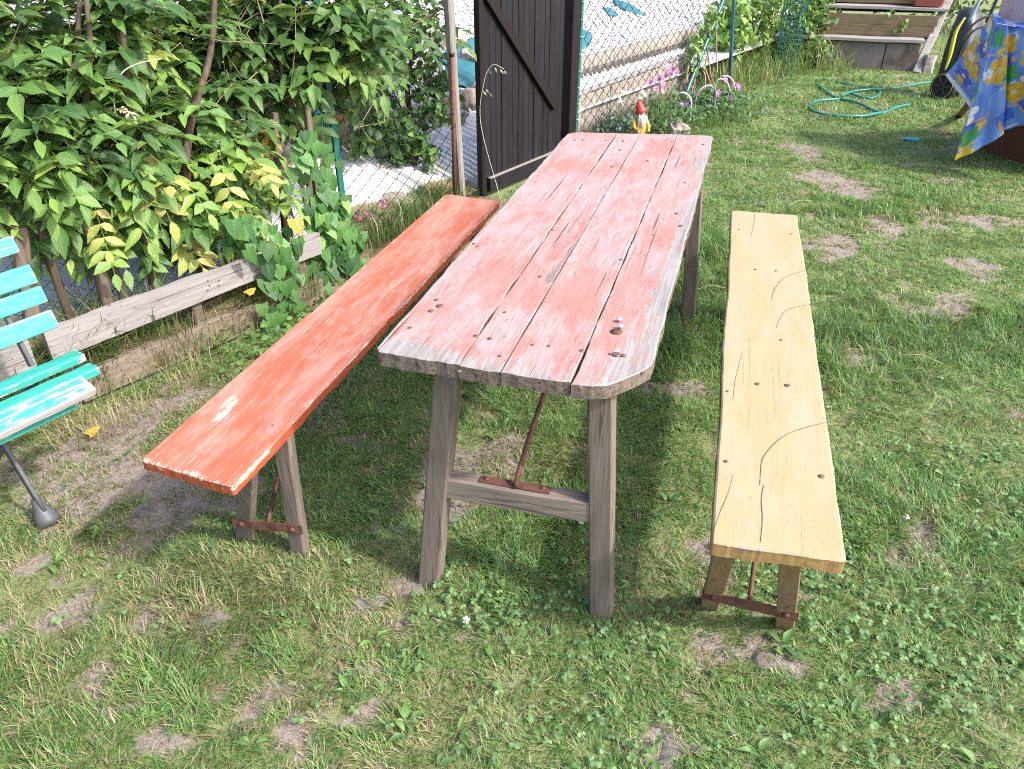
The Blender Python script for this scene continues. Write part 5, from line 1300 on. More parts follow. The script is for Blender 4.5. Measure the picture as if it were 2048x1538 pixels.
def far_bank():
    sp = []
    for k in range(90):
        px, py = random.uniform(1395, 1690), random.uniform(95, 175); P = gz(px, py)
        if py > 150 and px > 1560: continue
        sp.append((P[0], P[1], 0, .22, 40, random.uniform(.2, .6), .0045))
    long_grass('rank_grass', 'rank green and dry grass at the far end of the wire fence', sp, .35)
    sp = []
    for k in range(60):
        P = gz(random.uniform(1880, 2060), random.uniform(60, 150)); sp.append((P[0], P[1], 0, .3, 40, random.uniform(.1, .3), .005))
    long_grass('rank_grass', 'rough grass and moss beside the right end of the steps', sp, .35)
    def bush(name, label, cat, blobs, n, size, pals, shape='ovate', group=None, trunk=True, root=None, objs=0):
        c = np.mean([b[0] for b in blobs], 0); T = thing(name, label, cat, tuple(root if root is not None else c*[1, 1, 0]), 0, group)
        P = []
        for k in range(n):
            b = blobs[random.randrange(len(blobs))]; d = norm(RNG.normal(0, 1, 3)); q = b[0]+d*np.asarray(b[1])*random.uniform(.35, 1); q[2] = max(q[2], .03); P.append(q)
        P = np.array(P); d = RNG.normal(0, 1, (n, 3)); d[:, 2] -= .3; nn = RNG.normal(0, .5, (n, 3))+np.array([.3, -.5, .8]); L = RNG.uniform(size*.6, size*1.3, n)
        pal = np.concatenate(pals); cl = fbm(P[:, 0]*3, P[:, 2]*3+P[:, 1], 5, 2); col = pick(pal, n)*(.75+.5*cl)[:, None]
        leaf_mass('foliage', shape, P, d, nn, L, L*.62, col, T)['kind'] = 'stuff'
        mb = MB()
        for b in blobs:
            for k in range(4):
                p = np.array([b[0][0]+random.gauss(0, .1), b[0][1]+random.gauss(0, .1), 0]); q = b[0]+RNG.normal(0, .3, 3)*np.asarray(b[1]); mb.tube([p, (p+q)/2+RNG.normal(0, .05, 3), q], [.012, .009, .004], 5)
        mb.build('stems', M['twig'], T)['kind'] = 'stuff'; return T
    at = lambda px, py, Y: gy(px, py, Y)
    bush('bramble', 'pale green climbing leaves around the far fence posts', 'shrub', [(at(1500, 40, 10.2), (.5, .4, .5)), (at(1560, 20, 10.6), (.5, .4, .6)), (at(1460, 60, 9.6), (.3, .3, .4)), (at(1620, -20, 10.9), (.5, .3, .6))], 1500, .085, [MD, LT, LT], 'heart')
    bush('bramble', 'leafy vine tumbling over the left end of the garden steps', 'shrub', [(at(1635, 30, 10.6), (.25, .3, .35)), (at(1600, 60, 10.5), (.28, .3, .3)), (at(1630, 100, 10.3), (.2, .2, .2))], 620, .07, [MD, LT, DK], 'heart')
    bush('bindweed', 'bindweed climbing the slanting blue fence strut', 'vine', [(at(1390, 110, 8.0), (.10, .12, .3)), (at(1420, 60, 8.2), (.12, .12, .25))], 150, .055, [MD, LT], 'heart')
    # green tangle beyond the left fence and along the top of the bank
    k = 0
    bush('hedge', 'blurred green shrubs far behind the left wire fence', 'hedge', [(fp(-3.6, 3.0, 1.4), (1.1, 1.0, 1.1)), (fp(-2.2, 3.6, 1.9), (1.1, 1.0, 1.0)), (fp(-5.4, 2.6, 1.4), (1.2, 1, 1.2)), (fp(-.6, 4.2, 2.2), (1.0, .9, .8))], 5200, .12, [MD, LT, DK])
    bush('hedge', 'green shrubs along the top of the gravel bank behind the gate', 'hedge', [(fp(1.2, 4.6, 2.2), (1.2, .9, .8)), (fp(3.4, 4.6, 2.1), (1.3, .9, .8)), (fp(5.6, 4.0, 1.9), (1.3, .9, .9)), (fp(7.6, 3.4, 1.7), (1.3, .9, 1.0))], 3600, .12, [MD, DK, LT])
    bush('hedge', 'tall hedge closing the garden behind the steps', 'hedge', [(np.array([2.5, 13.5, 1.0]), (1.3, .8, 1.2)), (np.array([4.6, 14.2, 1.2]), (1.4, .8, 1.4)), (np.array([7.0, 14.0, 1.2]), (1.5, .8, 1.4)), (np.array([9.5, 13.2, 1.2]), (1.5, .8, 1.4))], 5200, .12, [MD, DK])
    sp = []
    for k in range(140):
        u = random.uniform(1.5, 7.5); v = random.uniform(2.3, 4.2); P = fp(u, v); sp.append((P[0], P[1], float(bank_z(u, v)), .25, 22, random.uniform(.2, .45), .005))
    long_grass('bank_grass', 'dry brown grass along the top of the gravel bank', sp, .8)
    # slim sticks and a roll of green wire mesh
    a, b = gy(1494, 0, 10.2), gy(1512, 92, 10.2); d = norm(a-b)
    tag(MB().tube([b-d*.45, a+d*.5], .018, 8).build('garden_stake', M['black'], None, True, root=tuple(b*[1, 1, 0])), 'thin black stake leaning in the greenery left of the steps', 'stake')
    c = gy(1573, 118, 9.9)*[1, 1, 0]; V, F = [], []; n = 18; rows = 22
    mb = MB()
    for k in range(n):
        w = 2*math.pi*k/n; p = c+np.array([math.cos(w)*.13, math.sin(w)*.13, 0]); mb.tube([p, p+(0, 0, 1.15)], .0035, 4)
    for k in range(rows):
        mb.tube([c+np.array([math.cos(w)*.13, math.sin(w)*.13, .03+k*.052]) for w in np.linspace(0, 6.2832, 15)], .003, 4, cap=False)
    tag(mb.build('wire_roll', M['greenpost'], None, root=tuple(c)), 'upright roll of green wire netting left of the steps', 'wire netting')
far_bank()

# ================================================================== STEPS, HOSE, MACHINE, CLOTH TABLE, SMALL THINGS
def steps():
    c = gy(1760, 140, 10.15); rz = math.atan2(*(gy(1850, 90, 10.0)-gy(1605, 58, 10.45))[[1, 0]]); ex = np.array([math.cos(rz), math.sin(rz), 0]); ey = np.array([-ex[1], ex[0], 0])
    L0 = gy(1605, 58, 10.45); R0 = gy(1848, 92, 10.0)
    S = thing('garden_steps', 'weathered timber and concrete garden steps at the upper right', 'steps', tuple(((L0+R0)/2)*[1, 1, 0]), rz)
    z1 = .345; b0 = L0*[1, 1, 0]; Wd = np.linalg.norm((R0-L0)[:2])
    def p(x, y, z): return b0+ex*x+ey*y+np.array([0, 0, z])
    # tread 1
    MB().beam(p(-.02, .10, z1), p(Wd, .10, z1), ey, .24, .040, 6, .12, .003).build('tread', M['tread'], S)
    # concrete blocks under it
    for x0, x1, k in ((.30, 1.0, 0), (1.012, Wd-.03, 1)):
        MB().beam(p(x0, .10, .145), p(x1, .10, .143), (0, 0, 1), .34, .12, 5, .06, .003).build('concrete_block', M['concrete'], S)
    # riser of two boards, tread 2, riser 2, tread 3
    MB().beam(p(.18, .26, z1+.085), p(Wd+.10, .26, z1+.080), (0, 0, 1), .125, .028, 4, .1, .002).build('riser_board', M['riser'], S)
    MB().beam(p(.18, .262, z1+.208), p(Wd+.12, .262, z1+.203), (0, 0, 1), .115, .028, 4, .1, .002).build('riser_board', M['riser'], S)
    z2 = z1+.335
    MB().beam(p(.08, .42, z2), p(Wd+.22, .42, z2-.01), ey, .26, .038, 6, .12, .003).build('tread', M['tread'], S)
    for z in (.085, .205): MB().beam(p(.2, .60, z2+z), p(Wd+.3, .60, z2+z-.005), (0, 0, 1), .118, .028, 4, .1, .002).build('riser_board', M['riser'], S)
    MB().beam(p(.1, .76, z2+.31), p(Wd+.4, .76, z2+.31), ey, .26, .038, 6, .12, .003).build('tread', M['tread'], S)
    for y, z in ((.30, z1+.13), (.62, z2+.1)): MB().beam(p(.25, y+.05, z-.03), p(Wd+.1, y+.05, z-.03), (0, 0, 1), .30, .03, 2, .05).build('back_panel', M['gatepost'], S)
    # stringer at the right, a leaning weathered timber
    MB().beam(p(Wd-.02, .02, -.05), p(Wd+.36, .95, 1.15), ex, .10, .22, 6, .12, .006).build('stringer', M['tread'], S)
    MB().beam(p(Wd+.10, .0, -.05), p(Wd+.11, .03, .20), ex, .13, .12, 3, .2, .01).build('footing', M['stone'], S)
    P = p(Wd-.02, .42, z2+.021)
    T = thing('flower_trough', 'terracotta plastic flower trough standing on the second step', 'planter', tuple(P), rz)
    mb = MB(); V = []
    for z, w, d in ((0, .15, .08), (.05, .165, .09), (.11, .18, .10), (.115, .195, .112), (.145, .197, .114), (.145, .18, .098), (.06, .16, .085)):
        for sx, sy in ((-1, -.8), (-.9, -1), (.9, -1), (1, -.8), (1, .8), (.9, 1), (-.9, 1), (-1, .8)): V.append(P+ex*w*sx+ey*d*sy+np.array([0, 0, z]))
    F = [(i*8+j, i*8+(j+1) % 8, i*8+8+(j+1) % 8, i*8+8+j) for i in range(6) for j in range(8)]+[tuple(range(7, -1, -1)), tuple(48+j for j in range(8))]
    mb.add(V, F).build('trough', M['terracotta'], T)
    n = 70; Pl = P+RNG.normal(0, 1, (n, 3))*np.array([.13, .06, 0])+np.array([0, 0, 1])*RNG.uniform(.1, .25, (n, 1)); d = RNG.normal(0, 1, (n, 3)); L = RNG.uniform(.04, .07, n)
    leaf_mass('foliage', 'ovate', Pl, d, RNG.normal(0, .4, (n, 3))+(0, -.4, 1), L, L*.6, pick(MD, n), T)['kind'] = 'stuff'
    # bindweed sprig on the riser
    A = thing('bindweed', 'sprig of pale leaves growing out of the step riser', 'vine', tuple(p(1.0, .24, z1)), rz)
    P2 = []; 
    for px, py in ((1778, 25), (1785, 18), (1808, 44), (1814, 38), (1812, 50), (1790, 60), (1806, 56)): P2.append(gp(px, py, p(.5, .225, 0), ey))
    P2 = np.array(P2); n = len(P2); leaf_objects('heart', P2, RNG.normal(0, .3, (n, 3))+(0, -.2, -1), RNG.normal(0, .2, (n, 3))+(.2, -1, .4), np.full(n, .055), np.full(n, .038), pick(LT, n), A)
    MB().tube(spline([P2[5], P2[6], P2[4], P2[2], P2[1]], 5), .002, 5).build('stem', M['stem'], A)
steps()

def hose():
    q = lambda pts, z=.014: [gz(1580+x/4.27, y/4.27, z) for x, y in pts]
    path = q([(1330, 690), (1250, 700), (1100, 722), (950, 745), (800, 762), (740, 768)])
    loop1 = q([(740, 768), (620, 775), (520, 785), (440, 825), (500, 805), (600, 828), (700, 838), (755, 815), (762, 785), (700, 760), (600, 745), (400, 708), (270, 678), (232, 690), (255, 745), (310, 790), (370, 822)])
    loop2 = q([(370, 822), (420, 846), (560, 880), (680, 930), (790, 962), (900, 925), (1035, 897)])
    loop3 = q([(1035, 897), (1120, 885), (1090, 835), (960, 802)])
    loop4 = q([(790, 958), (620, 990), (420, 988), (250, 965), (175, 925), (175, 890), (240, 860), (420, 845)], .03)
    T = thing('garden_hose', 'teal garden hose lying in loose loops on the lawn', 'hose', tuple(gz(1720, 190)))
    S = spline(path+loop1[1:]+loop2[1:], 8)
    S = [p+np.array([0, 0, .010*math.sin(i*.11)**2]) for i, p in enumerate(S)]
    MB().tube(S, .0125, 8).build('tube', M['hose'], T, True)
    MB().tube(spline(loop4, 8), .0125, 8).build('tube', M['hose'], T, True)
    MB().tube(spline(q([(960, 802), (1090, 835), (1140, 895), (1128, 940)], .006), 8), .011, 8).build('tube', M['hose'], T, True)
hose()

def machine():
    W0 = gz(1888, 200)
    T = thing('pressure_washer', 'black and yellow wheeled pressure washer half hidden by the patterned tablecloth', 'pressure washer', tuple(W0*[1, 1, 0]))
    Y = W0[1]; r = .135; wax = norm(np.array([-.86, -.50, .05])); C = gy(1887, 178, Y); C[2] = r
    wheel = MB().lathe(C-wax*.035, [(r*.55, -.01), (r*.86, -.012), (r*.98, .0), (r, .02), (r, .055), (r*.97, .070), (r*.84, .078), (r*.80, .070), (r*.3, .066), (r*.1, .074)], wax, 28).build('wheel', M['rubber'], T, True)
    rim = MB(); a = norm(np.cross(wax, (0, 0, 1))); b = np.cross(wax, a)
    rim.tube([C+wax*.043+(a*math.cos(w)+b*math.sin(w))*r*.83 for w in np.linspace(0, 6.2832, 29)], .0028, 6, cap=False).build('rim', M['yellow'], wheel, True)
    for k in range(6):
        w = k*1.047; o = a*math.cos(w)+b*math.sin(w); MB().beam(C+wax*.040+o*r*.1, C+wax*.040+o*r*.76, b*math.cos(w)-a*math.sin(w), .028, .014, 2, .2).build('spoke', M['black'], wheel)
    C2 = C-wax*.36; MB().lathe(C2-wax*.03, [(r*.9, 0), (r, .02), (r, .05), (r*.8, .06)], wax, 24).build('wheel', M['rubber'], T, True)
    MB().tube([C, C2], .014, 8).build('axle', M['steelblue'], T, True)
    # body: tall tapering casing leaning back
    mid = (C+C2)/2; ex = -wax*[1, 1, 0]; ex = norm(ex); ey = np.array([-ex[1], ex[0], 0])
    if ey[1] < 0: ey = -ey
    sec = [(.10, .15, .13, 0), (.20, .165, .15, .0), (.42, .16, .14, .03), (.62, .14, .12, .07), (.78, .11, .09, .10), (.84, .07, .05, .12)]
    V = []; n = 16
    for z, hx, hy, sh in sec:
        for j in range(n):
            w = 2*math.pi*j/n; c_, s_ = math.cos(w), math.sin(w); k = (abs(c_)**4+abs(s_)**4)**-.25
            V.append(mid*[1, 1, 0]+ex*(hx*c_*k+sh*.9)+ey*(hy*s_*k+sh)+np.array([0, 0, z]))
    F = [(i*n+j, i*n+(j+1) % n, i*n+n+(j+1) % n, i*n+n+j) for i in range(len(sec)-1) for j in range(n)]+[tuple(range(n-1, -1, -1)), tuple((len(sec)-1)*n+j for j in range(n))]
    bulk('casing', V, F, M['black'], T, True)
    # yellow flank strip: surveyed against the body plane
    pts = [(1930, 35), (1913, 62), (1905, 90), (1899, 115), (1890, 140)]; Q = [gy(x, y, Y-.10) for x, y in pts]
    MB().tube(spline(Q, 5), [.008+.012*math.sin(math.pi*i/20) for i in range(21)], 8).build('flank_trim', M['yellow'], T, True)
    for dx in (0, 34):
        P = [gy(x+dx, y, Y) for x, y in ((1938, 45), (1955, 10), (1972, -40), (1985, -110))]
        MB().tube(spline(P, 4), .016, 8).build('handle', M['steelblue' if dx == 0 else 'black'], T, True)
    P = [gy(x, y, Y-.06) for x, y in ((1915, 110), (1930, 70), (1955, 42), (1985, 30))]
    MB().tube(spline(P, 5), .012, 8).build('cable', M['rubber'], T, True)
    P = [gy(x, y, Y-.08) for x, y in ((1905, 150), (1925, 95), (1950, 60), (1985, 50))]
    MB().tube(spline(P, 5), .010, 8).build('cable', M['rubber'], T, True)
machine()

def cloth_table():
    # cabinet / table body under the cloth
    a = gz(1925, 297); b = gz(2052, 337); d1 = norm(b-a); d2 = np.array([-d1[1], d1[0], 0])
    if d2[0] < 0: d2 = -d2
    zt = .93; root = (a+b)/2+d2*.3
    T = thing('wooden_table', 'red brown wooden table standing under the patterned tablecloth', 'table', tuple(root*[1, 1, 0]), math.atan2(d1[1], d1[0]))
    c0 = a+d1*.10+d2*.06
    for k in range(7):
        p = c0+d1*(.02+k*.13); MB().beam(p+(0, 0, .01), p+(0, 0, zt-.05), d1, .124, .022, 2, .06, .001).build('panel', M['cabinet'], T)
    for k in range(6):
        p = c0+d2*(.08+k*.13); MB().beam(p+(0, 0, .01), p+(0, 0, zt-.05), d2, .124, .022, 2, .06, .001).build('panel', M['cabinet'], T)
    tc = c0+d1*.45+d2*.40; MB().box(tc+(0, 0, zt-.025), d1, d2, (0, 0, 1), (.50, .44, .02)).build('tabletop', M['cabinet'], T)
    p0 = gz(1930, 225); 
    MB().beam(gy(1940, 205, 6.55), gz(1918, 232)*[1, 1, 0], d1, .05, .05, 2, .1).build('leg', M['cabinet'], T)
    # the cloth: columns from the top edge to the hem, surveyed, folded in depth
    top = [(1986, 26, 6.25), (1987, 32, 6.20), (1990, 44, 6.02), (1995, 47, 5.93), (2005, 49, 5.90), (2015, 51, 5.86), (2022, 53, 5.88), (2040, 56, 5.80), (2085, 62, 5.62), (2150, 70, 5.36)]
    bot = [(1891, 151, 6.45), (1941, 217, 6.10), (1936, 226, 5.98), (1908, 322, 5.74), (1957, 299, 5.72), (2009, 268, 5.66), (1998, 263, 5.72), (2050, 250, 5.55), (2110, 240, 5.36), (2200, 235, 5.1)]
    Tp = np.array([gy(*q) for q in top]); Bp = np.array([gy(*q) for q in bot]); n = len(top); NU, NV = 190, 200
    keyu = np.array([0, .15, .17, .36, .48, .60, .62, .75, .88, 1.0]); U = np.linspace(0, 1, NU)
    def interp(K): return np.stack([np.interp(U, keyu, K[:, k]) for k in range(3)], 1)
    A, B = interp(Tp), interp(Bp); v = np.linspace(0, 1, NV)
    P = A[:, None]*(1-v)[None, :, None]+B[:, None]*v[None, :, None]
    bow = np.sin(np.pi*v)[None, :]*.03+.012*np.sin(U*60)[:, None]*v[None, :]*sstep(.2, .4, U)[:, None]
    P[..., 0] += -.3*bow; P[..., 1] += -.9*bow
    # flat print in cloth coordinates (metres)
    du = np.concatenate([[0], np.cumsum(np.linalg.norm(np.diff(P[:, NV//2], axis=0), axis=1))]); Xc = np.repeat(du[:, None], NV, 1); Yc = np.repeat((v*.95)[None], NU, 0)
    col = np.empty((NU, NV, 3)); f1 = fbm(Xc*9, Yc*9, 3); f2 = fbm(Xc*22, Yc*22, 7)
    col[:] = np.array((.03, .10, .40)); col = col*(1-f1[..., None]*.9)+np.array((.20, .35, .66))*f1[..., None]*.9
    # lighter and darker painted panels
    def panel(x, y, w, h, c, rot=0.0, al=1.0):
        cx, sx = math.cos(rot), math.sin(rot); lx = (Xc-x)*cx+(Yc-y)*sx; ly = -(Xc-x)*sx+(Yc-y)*cx; m = ((np.abs(lx) < w/2) & (np.abs(ly) < h/2))[..., None]*al; return lx, ly, m
    def paint(m, c):
        nonlocal col; col = col*(1-m)+np.asarray(c)*m
    cells = random.Random(5)
    for gx in range(0, 5):
        for gyy in range(0, 5):
            x, y = .12+gx*.24+cells.uniform(-.04, .04), .1+gyy*.22+cells.uniform(-.04, .04); r = cells.uniform(-.5, .5); k = cells.random()
            _, _, m = panel(x, y, .15, .13, 0, r); paint(m*(.4+.6*f2[..., None]), (.008, .055, .38) if k < .55 else (.16, .30, .58))
            if k > .35:
                _, _, m = panel(x+.06, y-.07, .16, .014, 0, r+.2); paint(m, (.55, .55, .58) if k > .7 else (.55, .26, .10))
            if k < .5:
                _, _, m = panel(x-.05, y+.08, .013, .15, 0, r); paint(m, (.52, .28, .05))
    def petals(x, y, r, n, c, ph=0.0, depth=.35, centre=None):
        dx, dy = Xc-x, Yc-y; R = np.hypot(dx, dy)+1e-6; th = np.arctan2(dy, dx); rad = r*(1-depth+depth*np.abs(np.cos(n*.5*(th+ph)))); m = (R < rad)[..., None]*1.0
        sh = (.80+.35*f2+.12*np.cos(n*(th+ph)))[..., None]; nonlocal col; col = col*(1-m)+np.clip(np.asarray(c)*sh, 0, 1)*m
        if centre is not None: paint((R < r*.22)[..., None]*1.0, centre)
    def leafp(x, y, r, ph):  # lobed vine leaf
        dx, dy = Xc-x, Yc-y; R = np.hypot(dx, dy); th = np.arctan2(dy, dx)+ph; rad = r*1.25*(.80+.17*np.cos(5*th)+.06*np.cos(15*th)); m = (R < rad)[..., None]*1.0
        ve = (np.abs(np.sin(2.5*th)) < .05)[..., None]*m; nonlocal col; col = col*(1-m)+np.array((.035, .22, .045))*(.7+.8*f2[..., None])*m; paint(ve*.7, (.18, .36, .14))
    Y1, Y2 = (.58, .32, .015), (.55, .40, .05); fl = random.Random(12)
    for x, y, r, c in ((.10, .10, .060, Y1), (.17, .12, .055, (.62, .54, .48)), (.05, .52, .075, Y1), (.13, .62, .065, Y1), (.03, .35, .05, Y2), (.30, .48, .04, Y2), (.60, .62, .06, (.72, .62, .62)), (.78, .35, .08, Y1), (.88, .15, .06, Y1), (.95, .6, .07, Y1), (.20, .35, .06, (.02, .05, .35)), (.10, .76, .055, (.02, .06, .42)), (.55, .3, .05, (.03, .1, .5)), (.48, .78, .05, (.66, .56, .50)), (1.1, .3, .07, Y1)): petals(x, y, r*1.5, 5, c, fl.uniform(0, 6), .30, (.6, .45, .2) if c is Y1 else (.75, .5, .2))
    for k in range(26):
        x, y = fl.uniform(0, 1.4), fl.uniform(.05, .9); petals(x, y, fl.uniform(.025, .05), 5, fl.choice([Y1, Y2, (.58, .54, .52), (.60, .60, .62), (.55, .24, .07)]), fl.uniform(0, 6), .32, (.6, .45, .2))
    for x, y, r, ph in ((.36, .18, .095, .3), (.30, .70, .075, 1.2), (.36, .90, .075, 2.0), (.60, .48, .05, .5), (.66, .80, .06, 1.0), (.72, .10, .07, .2), (.90, .42, .08, 2.2), (.24, .24, .03, 1), (.52, .12, .04, 2)): leafp(x, y, r, ph)
    m = ((Yc > .90) & (Xc > .18) & (np.abs(U-.36)[:, None] < .09))[..., None]*1.0; paint(m, (.60, .40, .02))
    m = ((Yc > .90) & (U < .16)[:, None])[..., None]*.9; paint(m, (.74, .72, .76))
    V = P.reshape(-1, 3); i, j = np.meshgrid(np.arange(NU-1), np.arange(NV-1), indexing='ij'); k = (i*NV+j).ravel(); F = np.stack([k, k+NV, k+NV+1, k+1], 1)
    t = NT('printed_oilcloth'); t.fin(t.attr('col', 'Color'), .38, t.noise(t.coord('Object'), 9, 3, .5), .15, .01, .5); t.b.inputs['Sheen Weight'].default_value = 0.0
    o = bulk('tablecloth', V, F, t.m, None, True, cols=col.reshape(-1, 3), root=tuple(root*[1, 1, 0]+np.array([0, 0, .0])))
    sm = o.modifiers.new('thickness', 'SOLIDIFY'); sm.thickness = .0012
    tag(o, 'blue oilcloth printed with yellow flowers and green vine leaves draped over the table', 'tablecloth')
    # top of the cloth, joined on as a part
    tp = [Tp[k] for k in range(n)]; far = [p_+np.array([.75, .55, .0]) for p_ in (tp[0], tp[4], tp[-1])]
    ring = [tp[k]+np.array([0, 0, .001]) for k in (0, 2, 3, 5, 7, 8, 9)]; zz = float(np.mean([q[2] for q in ring])); V2 = [np.array(q) for q in ring]+[ring[-1]+d2*.7, ring[0]+d2*.7+d1*.1]
    t2 = NT('printed_oilcloth_top'); vv = t2.coord('Object'); t2.fin(t2.mix(t2.ramp(t2.noise(vv, 6, 3, .5), [(.45, 0.0), (.55, 1.0)]), (.05, .14, .45), (.55, .55, .58)), .4)
    ctop = bulk('cloth_top', V2, [tuple(range(len(V2)))], t2.m, None); m_ = Matrix.Translation(Vector(root*[1, 1, 0])).inverted()
    ctop.parent = o; ctop.matrix_local = m_
    # the patterned bag on it
    bt = thing('patterned_bag', 'purple and pinkish patterned bag standing on the tablecloth', 'bag', tuple(gy(2030, 52, 5.98)))
    t3 = NT('patterned_fabric'); vv = t3.coord('Object'); n1 = t3.noise(vv, 14, 4, .6, .8); n2 = t3.noise(vv, 60, 4, .7)
    cc = t3.ramp(n1, [(.34, (.15, .07, .26)), (.43, (.42, .36, .50)), (.50, (.60, .40, .34)), (.58, (.42, .38, .38)), (.66, (.62, .25, .22))]); cc = t3.mix(t3.math('MULTIPLY', n2, .5), cc, (.25, .2, .25)); t3.fin(cc, .7, n2, .3)
    V = []; ns = 20; P0 = gy(2062, 50, 6.0)
    for z, k in ((0, .96), (.02, 1.02), (.12, 1.05), (.24, 1.0), (.34, .93), (.36, .85), (.34, .80)):
        for j in range(ns):
            w = 2*math.pi*j/ns; c_, s_ = math.cos(w), math.sin(w); q = (abs(c_)**5+abs(s_)**5)**-.2
            V.append(P0+d1*(.24*c_*q*k)+d2*(.10*s_*q*k)+np.array([0, 0, z+.01*math.sin(3*w)*(z > .2)]))
    F = [(i*ns+j, i*ns+(j+1) % ns, i*ns+ns+(j+1) % ns, i*ns+ns+j) for i in range(6) for j in range(ns)]+[tuple(range(ns-1, -1, -1)), tuple(6*ns+j for j in range(ns))]
    bulk('bag_body', V, F, t3.m, bt, True)
    MB().tube(spline([P0+d1*.1-d2*.1+(0, 0, .3), P0+d1*.06-d2*.11+(0, 0, .46), P0-d1*.06-d2*.11+(0, 0, .46), P0-d1*.1-d2*.1+(0, 0, .3)], 6), .010, 7).build('bag_handle', M['purple'], bt, True)
cloth_table()

def small_things():
    T = thing('grass_stalk', 'wild grass stalk with drooping pale seed head in front of the gate', 'grass stalk', tuple(fp(.05, -.14)))
    S = spline([fp(.05, -.14), gy(962, 250, 4.95), gy(968, 165, 4.93), gy(985, 130, 4.92), gy(1008, 138, 4.9)], 6); MB().tube(S, .0013, 5).build('stem', M['paleshoot'], T)
    P2 = np.array([gy(x, y, 4.9) for x, y in ((978, 140), (990, 134), (1000, 138), (1008, 142), (972, 178), (980, 186), (966, 182))]); n2 = len(P2)
    leaf_objects('lance', P2, RNG.normal(0, .3, (n2, 3))+(.7, 0, -.7), RNG.normal(0, .2, (n2, 3))+(0, -1, .3), np.full(n2, .035), np.full(n2, .010), np.tile((.45, .48, .36), (n2, 1)), T, 'seed_head')
    a, b = gz(1797, 275, .02), gz(1838, 280, .02); d = norm(b-a)
    T = thing('screwdriver', 'blue handled screwdriver lying on the lawn near the tablecloth', 'screwdriver', tuple(gz(1818, 278)))
    h0 = gz(1809, 277, .02); MB().tube([a, h0], .0035, 6).build('blade', M['steel'], T, True)
    L = np.linalg.norm(b-h0); MB().tube([h0+d*L*f for f in (0, .06, .2, .4, .6, .85, .97, 1)], [.006, .013, .017, .013, .016, .018, .014, .006], 10).build('handle', M['bluetool'], T, True)
    # fallen leaves
    for px, py, lb in ((181, 880, 'yellow fallen leaf on the bare soil below the turquoise bench'), (497, 597, 'yellow leaf caught between the two rail boards')):
        P = gz(px, py) if py > 700 else rail_off(px, py, -.03)
        o = bpy.data.objects.new('fallen_leaf', leaf_mesh('heart', 2)); COL.objects.link(o); o.location = P+np.array([0, 0, .022]); o.scale = (.05, .036, .05); o.rotation_euler = (.2, -.3, 1.0); o.color = (.72, .42, .06, 1); tag(o, lb, 'leaf')
    # half buried flat stones in the lawn
    k = 0
    for px, py, r, lb in ((430, 1240, .055, 'flat grey stone in the lawn below the red bench legs'), (745, 1205, .06, 'flat grey stone in the lawn left of the table leg'), (1548, 1322, .05, 'bluish grey flat stone in the lawn below the yellow bench'), (1375, 1492, .065, 'flat grey stone at the bottom edge right of centre'), (715, 886, .045, 'flat grey stone between the red bench and the table leg'), (350, 1300, .05, 'flat grey stone below the oval one in the left lawn'), (300, 1010, .06, 'flat stone at the edge of the bare soil near the bench foot')):
        P = gz(px, py); k += 1
        tag(MB().blob(P+(0, 0, -.013), (r, r*.85, .017), k, .35, 14).build('flat_stone', M['paving'], None, True, root=tuple(P)), lb, 'stone', 'flat stones sunk in the lawn')
    # white clover heads
    for px, py, lb in ((932, 1240, 'white clover head in the grass below the left table leg'), (1163, 1042, 'white clover head beside the right table leg'), (1812, 1035, 'white clover head in the clover right of the yellow bench')):
        P = gz(px, py, .035); T = thing('clover_flower', lb, 'flower', tuple(P*[1, 1, 0]), 0, 'white clover flowers')
        mb = MB()
        for i in range(26):
            d = norm(RNG.normal(0, 1, 3)+(0, 0, .4)); mb.tube([P, P+d*.010], [.0012, .0022], 4)
        mb.build('flower_head', M['whitepetal'], T); MB().tube([P*[1, 1, 0], P], .0012, 4).build('stem', M['stem'], T)
    # dry stalks lying on the lawn
    for i, (p, q, lb) in enumerate((((1800, 710), (1885, 728), 'long pale dry grass stalk lying right of the yellow bench'), ((1575, 412), (1622, 402), 'dry straw stalk behind the far end of the yellow bench'), ((1390, 580), (1450, 576), 'yellow straw stalk between the far table leg and yellow bench'), ((1500, 245), (1560, 236), 'pale bent straw stalk left of the hose'))):
        A, B = gz(*p, .05), gz(*q, .045); tag(MB().tube(spline([A, (A+B)/2+(0, 0, .02), B], 5), .0012, 5).build('dry_stalk', M['straw'], None, True, root=tuple(A*[1, 1, 0])), lb, 'stalk', 'dry stalks lying on the lawn')
    # perforated brown tube among the leaves
    a, b = gy(690, -30, 4.7), gy(722, 96, 4.55); ax = norm(b-a); n1 = norm(np.cross(ax, (0, 1.0, .2))); n2 = np.cross(ax, n1); rows, n = 20, 18; V = []
    L = np.linalg.norm(b-a)
    for i in range(rows+1):
        r = .055*(1-.1*i/rows)
        for j in range(n):
            w = 2*math.pi*(j+.5*(i % 2))/n; V.append(a+ax*L*i/rows+(n1*math.cos(w)+n2*math.sin(w))*r)
    F = [(i*n+j, i*n+(j+1) % n, i*n+n+(j+1) % n, i*n+n+j) for i in range(rows) for j in range(n)]
    o = bulk('perforated_tube', V, F, M['perforated'], None, root=tuple(b)); w = o.modifiers.new('holes', 'WIREFRAME'); w.thickness = .010; w.use_even_offset = False
    tag(o, 'brown perforated tube hanging among the wisteria leaves', 'tube')
    MBi = MB().tube([a, b], .042, 12).build('core', M['bark'], None, True); MBi.parent = o; MBi.matrix_local = Matrix.Translation(Vector(tuple(b))).inverted()
small_things()

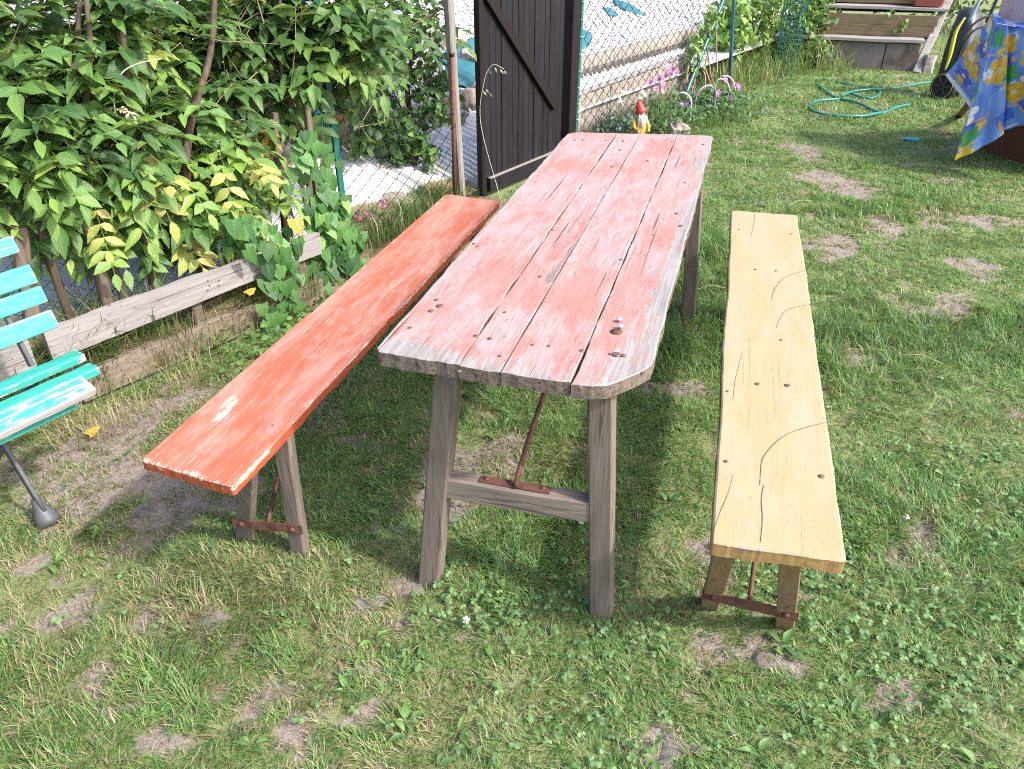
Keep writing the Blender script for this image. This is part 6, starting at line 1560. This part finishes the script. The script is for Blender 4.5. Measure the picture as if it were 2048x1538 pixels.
def bank_things():
    """membrane, tarpaulin and stones on the gravel bank"""
    def sheet(name, label, cat, pts, mat, lift=.035, seed=0, group=None):
        uv = [fuv(bank_hit(x, y)) for x, y in pts]; uv = np.array(uv); c = uv.mean(0); n = 36
        # closed smooth outline, filled with rings so that it drapes
        cl = spline([np.append(p, 0) for p in list(uv)+[uv[0]]], 6)[:-1]; V = []; K = len(cl); R = 6
        for r in range(R+1):
            for p in cl:
                q = c+(p[:2]-c)*(r/R); z = float(bank_z(*q))+lift+.02*float(fbm(q[0]*6+seed, q[1]*6, seed, 3))-(.02 if r == R else 0); V.append(fp(q[0], q[1], z))
        F = [(r*K+j, r*K+(j+1) % K, r*K+K+(j+1) % K, r*K+K+j) for r in range(R) for j in range(K)]
        o = bulk(name, V, F, mat, None, True, root=tuple(fp(c[0], c[1], float(bank_z(*c))))); tag(o, label, cat, group); o.modifiers.new('thickness', 'SOLIDIFY').thickness = .003; return o
    g = 'teal weed membrane showing on the bank'
    sheet('weed_membrane', 'teal weed membrane bared beside the weathered grey post', 'membrane', [(855, 112), (900, 108), (950, 85), (950, 170), (920, 178), (890, 186), (870, 170), (905, 150), (880, 130)], M['membrane'], seed=1, group=g)
    sheet('weed_membrane', 'narrow teal strip of membrane at the top of the gravel', 'membrane', [(1222, 4), (1250, 10), (1290, 35), (1270, 32), (1235, 18)], M['membrane'], seed=2, group=g)
    sheet('weed_membrane', 'small teal scrap of membrane in the gravel right of the gate', 'membrane', [(1205, 22), (1220, 24), (1235, 36), (1215, 34)], M['membrane'], seed=3, group=g)
    sheet('weed_membrane', 'teal membrane edge seen beside the dark gate post', 'membrane', [(1128, 60), (1180, 70), (1175, 100), (1128, 110)], M['membrane'], seed=4, group=g)
    o = sheet('blue_tarpaulin', 'bright blue tarpaulin lying behind the stakes and bindweed', 'tarpaulin', [(535, 200), (600, 172), (660, 180), (690, 225), (710, 260), (660, 275), (600, 270), (545, 260)], M['tarp'], .06, 5)
    sheet('orange_strap', 'orange strap along the front edge of the blue tarpaulin', 'strap', [(670, 270), (712, 258), (716, 266), (672, 280)], M['orange'], .10, 6)
    for i, (px, py, r, lb) in enumerate(((885, 92, (.22, .13, .10), 'long brown stone on the bank above the membrane'), (936, 128, (.10, .08, .08), 'round brown stone beside the grey post on the membrane'), (690, 225, (.20, .16, .10), 'pinkish grey stone behind the green fence post'), (560, 320, (.11, .09, .08), 'pinkish stone low behind the bronze leaves'), (900, 240, (.16, .10, .06), 'flat brown stone on the white path behind the pipe'), (60, 430, (.2, .14, .1), 'grey stone behind the wire at the left edge'))):
        P = bank_hit(px, py); tag(MB().blob(P+(0, 0, r[2]*.4), r, i+21, .3, 12).build('stone', M['stone'], None, False, root=tuple(P)), lb, 'stone', 'stones on the white bank')
bank_things()
